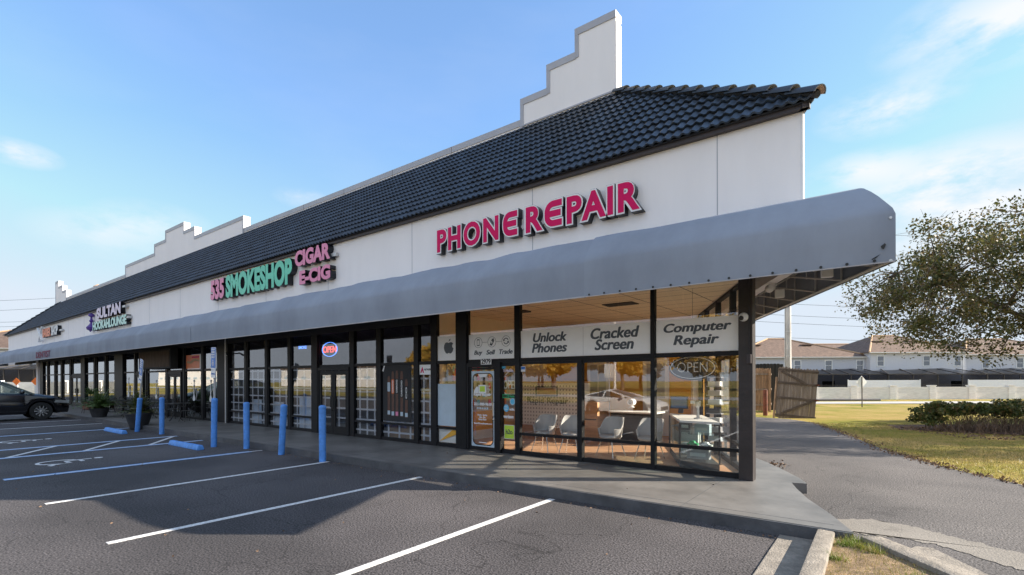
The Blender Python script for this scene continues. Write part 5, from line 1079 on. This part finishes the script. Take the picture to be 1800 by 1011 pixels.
# ---- cars
def car(name, label, cat, loc, rz, Ln, W_, paint, prof, wheels, rw, sill, cowl, rear, roofz, suv=True, group=None, scale=1.):
    t = thing(name, label, cat, loc, rz, group); t.scale = (scale,) * 3
    H_ = W_ / 2
    def interp(tab, s):
        for (a, b), (c, d) in zip(tab, tab[1:]):
            if s <= c: f = (s - a) / (c - a); f = f * f * (3 - 2 * f) * .5 + f * .5; return b + (d - b) * f
        return tab[-1][1]
    st = sorted(set(list(np.arange(0, Ln, .06)) + [.02, Ln - .02, Ln])); V = []; m_ = 0
    for s in st:
        zt = interp(prof, s); e = min(s, Ln - s); w_ = H_ * (.72 + .28 * min(1, (e / .55)) ** .5); zb = sill + (.10 * max(0, 1 - e / .4))
        arch = 0
        for wc in wheels:
            dd_ = rw + .07
            if abs(s - wc) < dd_: arch = max(arch, rw + math.sqrt(dd_ ** 2 - (s - wc) ** 2))
        zs = max(zb, arch); zt = max(zt, zs + .12); tuck = .03 if arch == 0 else 0
        half = [(0, sill + .02), (w_ * .55, sill + .02), (w_ * .70, max(sill + .0, arch)), (w_ - tuck - .01, zs), (w_, zs + (zt - zs) * .30), (w_ - .012, zs + (zt - zs) * .62), (w_ - .035, zt - .07), (w_ - .11, zt - .012), (w_ * .55, zt + .02), (0, zt + .035)]
        ring = [(x, -s, z) for x, z in half] + [(-x, -s, z) for x, z in half[-2:0:-1]]; m_ = len(ring); V += ring
    n = len(st); Fc = [(i * m_ + k, i * m_ + (k + 1) % m_, (i + 1) * m_ + (k + 1) % m_, (i + 1) * m_ + k) for i in range(n - 1) for k in range(m_)] + [tuple(range(m_)), tuple((n - 1) * m_ + k for k in range(m_))[::-1]]
    MB().add(V, Fc).build('body', paint, t, smooth='auto')
    # greenhouse
    bz = lambda s: interp(prof, s) - .01
    gs_ = list(np.linspace(cowl, rear, 26)); V = []
    def rz_(s): 
        return interp([(cowl, bz(cowl) + .01), (cowl + (.95 if suv else 1.15), roofz - .05), (cowl + 1.5, roofz), (rear - 1.1 if suv else rear - 1.6, roofz - .03), (rear - .35 if suv else rear - .8, roofz - .22 if suv else roofz - .20), (rear, bz(rear) + .01)], s)
    for s in gs_:
        zr = rz_(s); zb = min(bz(s), zr - .005); f = (zr - zb) / max(.3, roofz - zb); wb = H_ - .09; wr = H_ - .09 - .20 * max(0, min(1, f))
        half = [(wb, zb), (wb - (wb - wr) * .5, zb + (zr - zb) * .5), (wr, zr - .05 * f), (wr * .82, zr), (0, zr + .02)]
        V += [(x, -s, z) for x, z in half] + [(-x, -s, z) for x, z in half[-2::-1]]
    m_ = 9; n = len(gs_); MB().add(V, [(i * m_ + k, i * m_ + k + 1, (i + 1) * m_ + k + 1, (i + 1) * m_ + k) for i in range(n - 1) for k in range(m_ - 1)]).build('windows', 'cglass', t, smooth='auto', recalc=True)
    rf = MB(); s0, s1 = cowl + (.98 if suv else 1.2), rear - (.5 if suv else 1.3); V = []; g2 = list(np.linspace(s0, s1, 14))
    for s in g2:
        zr = rz_(s); wr = H_ - .285; half = [(wr + .03, zr - .075), (wr + .012, zr - .03), (wr * .82, zr + .012), (0, zr + .034)]; V += [(x, -s, z) for x, z in half] + [(-x, -s, z) for x, z in half[-2::-1]]
    rf.add(V, [(i * 7 + k, i * 7 + k + 1, (i + 1) * 7 + k + 1, (i + 1) * 7 + k) for i in range(13) for k in range(6)]).build('roof', paint, t, smooth='auto')
    for sx in (-1, 1):
        for (sa, sb) in ((cowl + .02, s0), (cowl + 1.62, cowl + 1.56), (rear - 1.25, rear - 1.15) if suv else (rear - .3, s1)):
            za = bz(sa); zb2 = rz_(sb) - .05; MB().bar((sx * (H_ - .085), -sa, za), (sx * (H_ - .275), -sb, zb2), .05, .07, (0, 1, 0)).build('pillar', paint, t)
        mr = MB(); mr.lathe([(.01, -.09), (.07, -.07), (.085, 0), (.06, .07), (.01, .09)], (sx * (H_ + .10), -cowl - .42, bz(cowl + .4) + .07), 12, 'x'); mr.build('mirror', paint, t, smooth='auto')
        MB().box(sx * (H_ - .02) - .012, sx * (H_ - .02) + .012, -cowl - 1.35, -cowl - 1.15, bz(cowl) - .20, bz(cowl) - .17).build('door_handle', 'chrome', t)
        hl = MB().prism([(-.06, 0), (-.55, .05), (-.50, .16), (-.10, .12)], -.01, .012, 'x'); zc = interp(prof, .3) - .26
        hl.v = [(sx * (H_ - .13 + .0) + v[0] * 1 + sx * (.06 + .10 * min(1, abs(v[1]) / .5)), v[1], v[2] + zc) for v in hl.v]; hl.build('headlight', 'steel', t)
        for wc in wheels:
            wd = thing_w = MB().lathe([(rw * .62, -.11), (rw * .93, -.115), (rw, -.08), (rw, .08), (rw * .93, .115), (rw * .62, .11), (rw * .62, -.11)], (sx * (H_ - .115), -wc, rw), 32, 'x', cap=False).build('wheel', 'rubber', t, smooth='auto')
            xo = sx * (H_ - .03)
            MB().lathe([(rw * .61, -.05), (rw * .66, -.01), (rw * .58, .0), (rw * .56, -.05)], (xo, -wc, rw), 28, 'x', cap=False).build('rim', 'chrome', wd, smooth='auto')
            for k in range(10):
                a = math.pi * 2 * k / 10; MB().bar((xo, -wc + .05 * math.cos(a), rw + .05 * math.sin(a)), (xo, -wc + rw * .60 * math.cos(a), rw + rw * .60 * math.sin(a)), .045, .02, (1, 0, 0)).build('spoke', 'chrome', wd)
            MB().lathe([(rw * .6, -.03), (.01, -.03)], (xo - sx * .03, -wc, rw), 20, 'x', cap=False).build('brake_disc', 'soffit', wd)
            MB().lathe([(.06, -.01), (.055, .012), (.01, .015)], (xo, -wc, rw), 12, 'x').build('hub', 'chrome', wd)
    MB().box(-H_ * .5, H_ * .5, .0 - .02, .015, interp(prof, .1) - .34, interp(prof, .1) - .16).build('grille', 'chrome' if suv else 'black', t)
    MB().box(-H_ * .6, H_ * .6, -Ln - .01, -Ln + .02, interp(prof, Ln) - .25, interp(prof, Ln) - .13).build('tail_light', 'red', t)
    MB().box(-.35, .35, -cowl - 2.2, -cowl - 1.2, .62, 1.15).build('seats', 'tan', t)
    return t
car('parked_car', 'black mid-size SUV parked nose to the kerb at the far left', 'car', (-33.05, 6.45, 0), 0, 4.75, 1.92, 'carblk',
    [(0, .72), (.12, .86), (.35, .97), (1.1, 1.10), (1.6, 1.14), (3.6, 1.20), (4.5, 1.20), (4.75, .95)], (.95, 3.80), .375, .27, 1.15, 4.62, 1.72, True, scale=1.10)
car('parked_car', 'white low sports car parked behind the viewer, mirrored in the shop window', 'car', (-9.0, -6.6, 0), R(-90), 4.6, 1.9, 'carwht',
    [(0, .52), (.15, .66), (.5, .74), (1.5, .88), (3.6, .94), (4.45, .97), (4.6, .75)], (.9, 3.6), .34, .17, 1.35, 4.45, 1.30, False)

# ================================================================ BEYOND THE BUILDING
CAMROT = R(37.03)
def PW(o_, e, z=0): p = FW * e + RT * o_; return Vector((p.x, p.y, z))
def planks(name, m, parent, x0, x1, zb, zt, n, y0=0, th=.02, seed=0, ear=.04, wav=.02):
    rg = random.Random(seed); t = MB(); w_ = (x1 - x0) / n
    for i in range(n):
        a = x0 + i * w_ + .006; b = a + w_ - .012; h = zt + rg.uniform(-wav, wav); z0 = zb + rg.uniform(-wav, wav) * .6; dy = rg.uniform(-.004, .004)
        t.prism([(a, z0), (b, z0), (b, h - ear), (b - ear * .7, h), (a + ear * .7, h), (a, h - ear)], y0 + dy, y0 + dy + th, 'y')
    return t.build(name, m, parent)
# enclosure fence, seen side on behind the gate
f = thing('wooden_fence', 'tall weathered board fence of the bin enclosure, right behind the corner column', 'fence', PW(13.3, 27.6, 0), CAMROT)
planks('boards', 'woodp', f, -1.3, .95, .06, 2.42, 15, 0, .02, 3)
for z in (.35, 1.2, 2.05): MB().box(-1.3, .95, -.045, -.003, z, z + .09).build('rail', 'wood', f)
for x in (-1.25, -.1, .92): MB().box(x - .05, x + .05, -.14, -.046, 0, 2.35).build('post', 'woodp', f)
f = thing('wooden_fence', 'short return of the board fence running back beside the leaning gate', 'fence', PW(14.25, 27.5, 0), CAMROT + R(62))
planks('boards', 'woodp', f, 0, 2.2, .06, 2.42, 14, 0, .02, 4)
for z in (.35, 1.2, 2.05): MB().box(0, 2.2, -.045, -.003, z, z + .09).build('rail', 'wood', f)
f = thing('bin_enclosure_wall', 'dark stained fence section rising behind the leaning gate', 'fence', PW(15.0, 29.2, 0), CAMROT)
planks('boards', 'black', f, -.9, .9, 0, 2.72, 9, 0, .03, 6)
# leaning gate
g = thing('wooden_gate', 'big grey weathered board gate with diagonal braces, sagging and leaning to the right', 'gate', PW(12.45, 23.6, -.02), CAMROT)
g.rotation_euler = (R(-3), R(5.5), CAMROT + R(-6))
planks('boards', 'wood', g, 0, 1.78, .04, 2.46, 13, 0, .022, 8, .05, .03)
for z in (.12, .95, 1.66, 2.28): MB().box(-.03, 1.80, -.045, -.002, z, z + .10).build('rail', 'rail', g, bev=.006)
for a, b in (((.1, 2.26), (1.25, 1.74)), ((.25, .25), (1.55, .93))): MB().bar((a[0], -.062, a[1]), (b[0], -.062, b[1]), .03, .11, (0, 0, 1)).build('brace', 'rail', g, bev=.006)
for z in (1.7, .98): MB().box(1.70, 1.86, -.08, -.047, z, z + .06).build('hinge', 'rust', g)
MB().box(-.10, -.04, -.05, .04, 0, 1.95).build('edge_post', 'woodp', g)
t = thing('bollard', 'rusty brown steel bollard in front of the board fence', 'bollard', PW(12.65, 24.9, 0)); MB().lathe([(.105, 0), (.105, 1.25), (.09, 1.29), (.01, 1.30)], seg=16).build('pipe', 'rust', t, smooth='auto')
# big pole
t = thing('utility_pole', 'tall pale concrete pole standing behind the leaning gate', 'pole', PW(18.0, 32.5, -.3)); MB().lathe([(.21, 0), (.15, 15.5), (.01, 15.55)], seg=16).build('shaft', 'galv', t, smooth='auto')
mb = MB(); mb.tube([(-.16, -.16, 0), (-.15, -.15, 9)], .02, 6); mb.build('conduit', 'steel', t)
for z in (3.6, 4.1, 5.2): MB().lathe([(.205, z), (.205, z + .04)], seg=16, cap=False).build('strap', 'steel', t)
# power lines
def wire(label, pts, r=.02, sag=1.0):
    a, b = [Vector(p) for p in pts]; P_ = []
    for k in range(25): f_ = k / 24; p = a.lerp(b, f_); p.z -= sag * 4 * f_ * (1 - f_); P_.append(p)
    o = MB().tube(P_, r, 5).build('power_line', 'soffit', None); props(o, label, 'power line', 'thin power lines across the sky')
def ypx(px, py, d): return PW((px - 900) / 875 * d, d, 1.85 + (667 - py) / 875 * d)
for i, (y0, y1) in enumerate(((400, 418), (438, 450), (528, 545), (548, 567), (561, 583), (588, 602))):
    wire(('uppermost', 'second highest', 'third highest', 'fourth highest', 'fifth highest', 'lowest')[i] + ' power line right of the building', [ypx(1250, y0, 68), ypx(2150, y1, 68)], .022, .8)
for i, (y0, y1) in enumerate(((519, 498), (540, 512), (553, 540), (561, 548))):
    wire(('uppermost', 'second highest', 'third highest', 'lowest')[i] + ' power line left of the building', [ypx(-350, y0 + 8, 72), ypx(320, y1 + 8, 72)], .02, .8)
# precast wall along the public road
wall = thing('boundary_wall', 'long white precast concrete wall with square posts across the road', 'wall', PW(35, 62, -1.05), CAMROT)
zgl = -.85
for k in range(26):
    x = -22 + k * 4.9
    MB().box(x - .38, x + .38, -.22, .22, -.3, 1.92).box(x - .44, x + .44, -.28, .28, 1.921, 2.02).build('post', 'blockwall', wall)
    if k < 25: MB().box(x + .38, x + 4.52, -.08, .08, -.3, 1.72).build('wall_panel', 'blockwall', wall); MB().box(x + .38, x + 4.52, -.12, .12, 1.721, 1.80).build('cap', 'blockwall', wall)
lw = thing('boundary_wall', 'white precast concrete wall at the far left behind the black car', 'wall', PW(-68, 58, -.3), CAMROT)
for k in range(9):
    x = -26 + k * 4.9
    MB().box(x - .3, x + .3, -.22, .22, -.5, 2.2).build('post', 'blockwall', lw)
    if k < 8: MB().box(x + .3, x + 4.6, -.08, .08, -.5, 2.0).build('wall_panel', 'blockwall', lw)
t = thing('log', 'long dark curb log lying on the verge in front of the white wall', 'log', PW(33, 58.2, -.78), CAMROT); MB().tube([(-9, 0, .08), (10, 0, .08)], .13, 8).build('beam', 'trim', t)
for o_, w_ in ((49.3, 9.5), (68, 15)):
    if w_: 
        t = thing('vinyl_fence', ('short' if w_ < 10 else 'long') + ' white vinyl privacy fence rising just above the precast wall', 'fence', PW(o_, 66, -.8), CAMROT); MB().box(-w_ / 2, w_ / 2, 0, .05, 0, 2.4).build('panel', 'white', t); MB().box(-w_ / 2 - .06, -w_ / 2, -.04, .09, 0, 2.48).box(w_ / 2, w_ / 2 + .06, -.04, .09, 0, 2.48).build('post', 'white', t)
# town houses
def pantile(): return 'rooftile'
def house(label, o_, e, wd, dp, eave, peak, wallm, wins, left_hip=True, cage=True, base=-.8, ridge=.25):
    t = thing('townhouse', label, 'house', PW(o_, e, base), CAMROT, group='terracotta roofed townhouses')
    MB().box(-wd / 2, wd / 2, 0, dp, 0, eave - .02).build('wall', wallm, t)
    ov = .45; r0, r1 = -wd * ridge * .5, wd * ridge * .5
    rf = MB().add([(-wd / 2 - ov, -ov, eave), (wd / 2 + ov, -ov, eave), (wd / 2 + ov, dp + ov, eave), (-wd / 2 - ov, dp + ov, eave), (r0, dp / 2, peak), (r1, dp / 2, peak)], [(0, 1, 5, 4), (1, 2, 5), (2, 3, 4, 5), (3, 0, 4), (3, 2, 1, 0)]).build('roof', 'rooftile', t)
    MB().bar((-wd / 2 - ov, -ov, eave - .06), (wd / 2 + ov, -ov, eave - .06), .16, .12).build('gutter', 'white', rf)
    for a, b in (((-wd / 2 - ov, -ov, eave + .04), (r0, dp / 2, peak + .05)), ((wd / 2 + ov, -ov, eave + .04), (r1, dp / 2, peak + .05)), ((r0, dp / 2, peak + .05), (r1, dp / 2, peak + .05))): MB().tube([a, b], .13, 6).build('hip_tiles', 'tan', rf)
    for k, fx in enumerate((-.22, .16)):
        x = fx * wd; f_ = .62; z = eave + (peak - eave) * f_ + .12; y = -ov + (dp / 2 + ov) * f_; MB().box(x - .9, x + .9, y - .5, y + .3, z - .14, z + .03).build('roof_vent', 'rooftile', rf)
    for x in wins:
        w_ = MB(); frame_lattice(w_, x - .62, x + .62, .14, [(eave - 2.25, eave - 2.10), (eave - .62, eave - .48)], -.06, -.002); wo = w_.build('window', 'white', t)
        MB().box(x - .48, x + .48, -.03, -.012, eave - 2.10, eave - .62).build('pane', 'mglass', wo); MB().box(x - .47, x + .47, -.011, -.004, eave - 2.1, eave - .62).build('blind', 'ink', wo); MB().box(x - .48, x + .48, -.05, -.031, eave - 1.40, eave - 1.34).build('sash_bar', 'white', wo)
    for x in wins[::2]: MB().box(x - 1.0, x + 1.0, -.04, -.005, .1, 2.2).build('patio_door', 'soffit', t)
    MB().box(wd / 2 - .6, wd / 2 - .5, -.10, -.01, 0, eave - .1).build('downpipe', 'white', t)
    if cage:
        n = int(wd / 8) or 1
        for k in range(n):
            cx = -wd / 2 + wd * (k + .5) / n; hw = wd / n / 2 - .15
            cg = MB().box(cx - hw, cx + hw, -3.6, -3.57, .1, 3.2).add([(cx - hw, -3.6, 3.22), (cx + hw, -3.6, 3.22), (cx + hw * .5, -.05, 4.25), (cx - hw, -.05, 3.85)], [(0, 1, 2, 3)]).build('screen_enclosure', M['screenm'], t, recalc=False)
            b_ = MB()
            for q_ in np.linspace(-hw, hw, 5): b_.bar((cx + q_, -3.62, 0), (cx + q_, -3.62, 3.25), .12, .12, (0, 1, 0)); b_.bar((cx + q_, -3.62, 3.25), (cx + q_ * .8, -.03, 4.1), .12, .12)
            b_.bar((cx - hw, -3.62, 3.25), (cx + hw, -3.62, 3.25), .14, .14); b_.bar((cx - hw, -3.62, 1.6), (cx + hw, -3.62, 1.6), .07, .07); b_.build('screen_frame', 'scrframe', cg)
    return t
e0 = 80
house('townhouse with low hipped roof just right of the corner column', 46.2, e0, 23.0, 15, 6.1, 9.6, 'hwall', [-8.6, -.4, 4.6, 9.6][0:4], ridge=.12)
house('townhouse with the highest hipped roof, left part of the tree in front', 64.4, e0 - 1.0, 15.2, 15, 6.75, 10.0, 'hwall2', [-6.0, 1.3, 6.2], ridge=.25)
house('pale townhouse mostly hidden behind the tree crown', 82.5, e0 - .5, 20.5, 15, 6.4, 9.4, 'hwall2', [-7, -1.5, 4.2, 8.5], ridge=.3)
house('townhouse at the right edge under the tree crown', 104, e0 - .5, 21, 15, 6.4, 9.4, 'hwall', [-8, -2.5, 3.5, 8], ridge=.3)
house('rear townhouse whose long roof ridge links the two hipped roofs', 60, e0 + 14, 60, 12, 7.2, 9.5, 'hwall', [-20, 0, 20], cage=False, ridge=.9)
house('pale townhouse at the far left behind the black car', -76.5, 72, 26, 14, 6.4, 9.6, 'hwall', [-6, 2.4, 9.0], base=.2)
# road signs
t = thing('road_sign', 'back of a white diamond road sign on a dark post beyond the lawn', 'road sign', PW(31.6, 45, -.76), CAMROT + R(8))
MB().bar((0, 0, 0), (0, 0, 2.75), .07, .05).build('post', 'trim', t); MB().prism([(0, 1.72), (.56, 2.28), (0, 2.84), (-.56, 2.28)], .03, .05, 'y').build('plate', 'white', t)
t = thing('road_sign', 'slim road sign half hidden behind the right edge of the leaning gate', 'road sign', PW(25.9, 43.5, -.7), CAMROT + R(70)); MB().bar((0, 0, 0), (0, 0, 2.6), .06, .05).build('post', 'steel', t); MB().box(-.4, .4, .03, .05, 1.6, 2.5).build('plate', 'sky', t)
for o_, lb in ((-49.8, 'orange diamond marker on a white post, left one by the black car'), (-47.9, 'orange diamond marker on a white post, right one by the black car')):
    t = thing('marker_sign', lb, 'marker', PW(o_, 50, -.1), CAMROT, group='orange diamond markers'); MB().box(-.09, .09, -.04, .04, 0, 1.55).build('post', 'white', t); MB().prism([(0, 1.5), (.40, 1.88), (0, 2.26), (-.40, 1.88)], -.06, -.042, 'y').build('diamond', M['orangep'] if 'orangep' in M else mat('safety orange', (.95, .20, .02), .5), t)
# ---- trees
def tree(name, label, loc, height, trunk_r, crown_c, crown_r, nclump, nleaf, leafsize, lm, seed, group=None, fork=.25, clump=1.1, low=-.5, squash=.75, twigs=True):
    rg = random.Random(seed); t = thing(name, label, 'tree', loc, group=group)
    tk = MB(); zf = height * fork; tk.tube([(0, 0, -.2), (.05, .02, zf * .5), (.0, .1, zf)], [trunk_r * 1.25, trunk_r, trunk_r * .85], 10); tk.build('trunk', 'bark', t, smooth='auto')
    cc = Vector(crown_c); C_ = []; Rr = []
    limbs = []
    nl = 9
    for i in range(nl):
        a = 2 * math.pi * i / nl + rg.uniform(-.3, .3); el = rg.uniform(.15, 1.1); ln = rg.uniform(.6, .9)
        p = Vector((0, .1, zf)); d = Vector((math.cos(a) * math.cos(el), math.sin(a) * math.cos(el), math.sin(el))); pts = [p.copy()]
        tgt = cc + Vector((d.x * crown_r[0], d.y * crown_r[1], d.z * crown_r[2])) * ln
        for k in range(1, 6): q_ = p.lerp(tgt, k / 5) + Vector((rg.gauss(0, .12), rg.gauss(0, .12), .25 * math.sin(k / 5 * 3.14) * crown_r[2] * .5)); pts.append(q_)
        limbs.append(pts)
    lb = MB()
    for pts in limbs: lb.tube(pts, [trunk_r * .55 * (1 - .82 * k / 5) for k in range(6)], 6)
    for i in range(nclump):
        while True:
            v = Vector((rg.uniform(-1, 1), rg.uniform(-1, 1), rg.uniform(-1, 1)))
            if .35 < v.length < 1 and v.z > low: break
        irr = 1 + .10 * math.sin(v.x * 5 + seed) + .08 * math.sin(v.y * 6.3 + v.z * 4)
        c = cc + Vector((v.x * crown_r[0], v.y * crown_r[1], v.z * crown_r[2])) * irr; C_.append(tuple(c)); Rr.append(clump * rg.uniform(.55, 1.25))
        if twigs:
            L_ = min((p for pts in limbs for p in pts[1:]), key=lambda p: (p - c).length); mid = (L_ + c) / 2 + Vector((rg.gauss(0, .15), rg.gauss(0, .15), .15))
            lb.tube([L_, mid, c], [.035, .022, .008], 4, cap=False)
            for k in range(3): e_ = c + Vector((rg.gauss(0, 1), rg.gauss(0, 1), rg.gauss(0, .7) + .2)) * Rr[-1] * .8; lb.tube([c, e_], [.012, .003], 3, cap=False)
    lb.build('branches', 'bark', t)
    leafcloud('crown', C_, Rr, nleaf, leafsize, lm, t, squash, seed)
    return t
tree('oak_tree', 'broad dark green and russet oak with low spreading crown at the right edge', PW(20.7, 16.6, -.05), 9.6, .22, (0, 0, 5.15), (8.0, 4.4, 3.0), 400, 68000, .068, 'leaf', 4, fork=.2, clump=.8, low=-.74)
tree('oak_tree', 'second spreading oak standing beyond the right edge, shading the driveway', PW(36, 16.8, -.05), 9.6, .30, (0, 0, 5.0), (7.5, 4.6, 3.6), 200, 22000, .2, 'leaf', 14, fork=.2, clump=1.0, low=-.8, twigs=False)
tree('oak_tree', 'third oak farther right, its shadow falling over the lawn', PW(52, 16.0, -.05), 9.6, .30, (0, 0, 5.0), (7.5, 5.0, 3.6), 200, 22000, .2, 'leaf', 15, fork=.2, clump=1.0, low=-.8, twigs=False)
# hedge
h = thing('hedge', 'low clipped green hedge with bare brown stems on a mulch bed', 'hedge', PW(18.0, 17.6, -.05), CAMROT)
rg = random.Random(9); C_ = [(rg.uniform(-3.0, 6.5), rg.uniform(-.8, .9), rg.uniform(.66, .93) + .12 * rg.random() ** 3 + .04 * math.sin(k)) for k in range(230)]; C_ += [(-3.1 + rg.uniform(-.4, .4), rg.uniform(-.5, .5), rg.uniform(.35, .9)) for k in range(30)]
leafcloud('foliage', C_, .21, 19000, .062, 'hleaf', h, .6, 12)
tw = MB()
for k in range(900):
    x = rg.uniform(-2.9, 6.5); y = rg.uniform(-.7, .8); z1 = rg.uniform(.5, .95); tw.tube([(x, y, 0), (x + rg.gauss(0, .12), y + rg.gauss(0, .12), z1 * .5), (x + rg.gauss(0, .25), y + rg.gauss(0, .2), z1)], [.012, .008, .004], 3, cap=False)
tw.build('stems', 'twig', h, recalc=False)
bed = [PW(14.2, 18.2), PW(15.6, 16.9), PW(18.2, 15.2), PW(26, 14.8), PW(26, 20), PW(15.0, 20)]
struct(rough_poly('mulch_bed', [(p.x, p.y) for p in bed], .012, 'mulch', zf=gz))
pts = [(PW(rg.uniform(14.0, 25), 15 + rg.random() * 4)) for k in range(1400)]
props(leafcloud('fallen_leaves', [(p.x, p.y, gz(p.x, p.y) + .03) for p in pts], .03, 2600, .05, 'twig', None, .2, 15), 'dry fallen leaves scattered over the mulch bed', 'leaves', kind='stuff')
# ---- what the windows mirror: lawn, trees and pale buildings behind the viewer
protos = []
rg = random.Random(21)
for k in range(3): protos.append(tree('maple_tree', 'golden leafed tree across the side road, mirrored in the shop windows', (-20 - k * 12, -52, 0), 9.5, .25, (0, 0, 5.6), (4.3, 4.3, 3.4), 90, 5200, .34, 'gold', 30 + k, 'golden trees mirrored in the windows', fork=.28, clump=1.1, low=-.7, twigs=False))
for k in range(26):
    c = copy_tree(protos[k % 3]); c.location = (-96 + k * 5.2 + rg.uniform(-2, 2), -56 - rg.uniform(0, 22), 0); c.rotation_euler.z = rg.uniform(0, 6); s_ = rg.uniform(.75, 1.25); c.scale = (s_,) * 3
def pale(label, x, y, w_, h_):
    t = thing('shop_building', label, 'building', (x, y, 0)); MB().box(-w_ / 2, w_ / 2, -6, 0, 0, h_).build('wall', 'stucco', t); MB().box(-w_ / 2 - .3, w_ / 2 + .3, -6.3, .3, h_, h_ + .5).build('roof', 'rooftile', t)
    for k in range(int(w_ / 5)): MB().box(-w_ / 2 + 1.5 + k * 5, -w_ / 2 + 4 + k * 5, .002, .05, 2.2, 2.9).build('window', 'pblue', t)
pale('long pale building across the road, mirrored in the lounge windows', -120, -62, 60, 5); pale('pale low building far off, mirrored in the barber shop windows', -190, -50, 50, 5)
t = thing('lamp_post', 'white lamp post behind the viewer, mirrored in the first big window', 'lamp post', (-19, -22, 0)); MB().tube([(0, 0, 0), (0, 0, 8)], .11, 10).build('pole', 'white', t); MB().box(-.9, .9, -.15, .15, 8.0, 8.2).build('lamp_head', 'white', t)
t = thing('road_sign', 'white speed sign behind the viewer, mirrored beside the shop door', 'road sign', (-13.2, -9, 0)); MB().tube([(0, 0, 0), (0, 0, 2.7)], .035, 8).build('post', 'steel', t); MB().box(-.3, .3, .04, .06, 1.95, 2.75).build('plate', 'white', t)
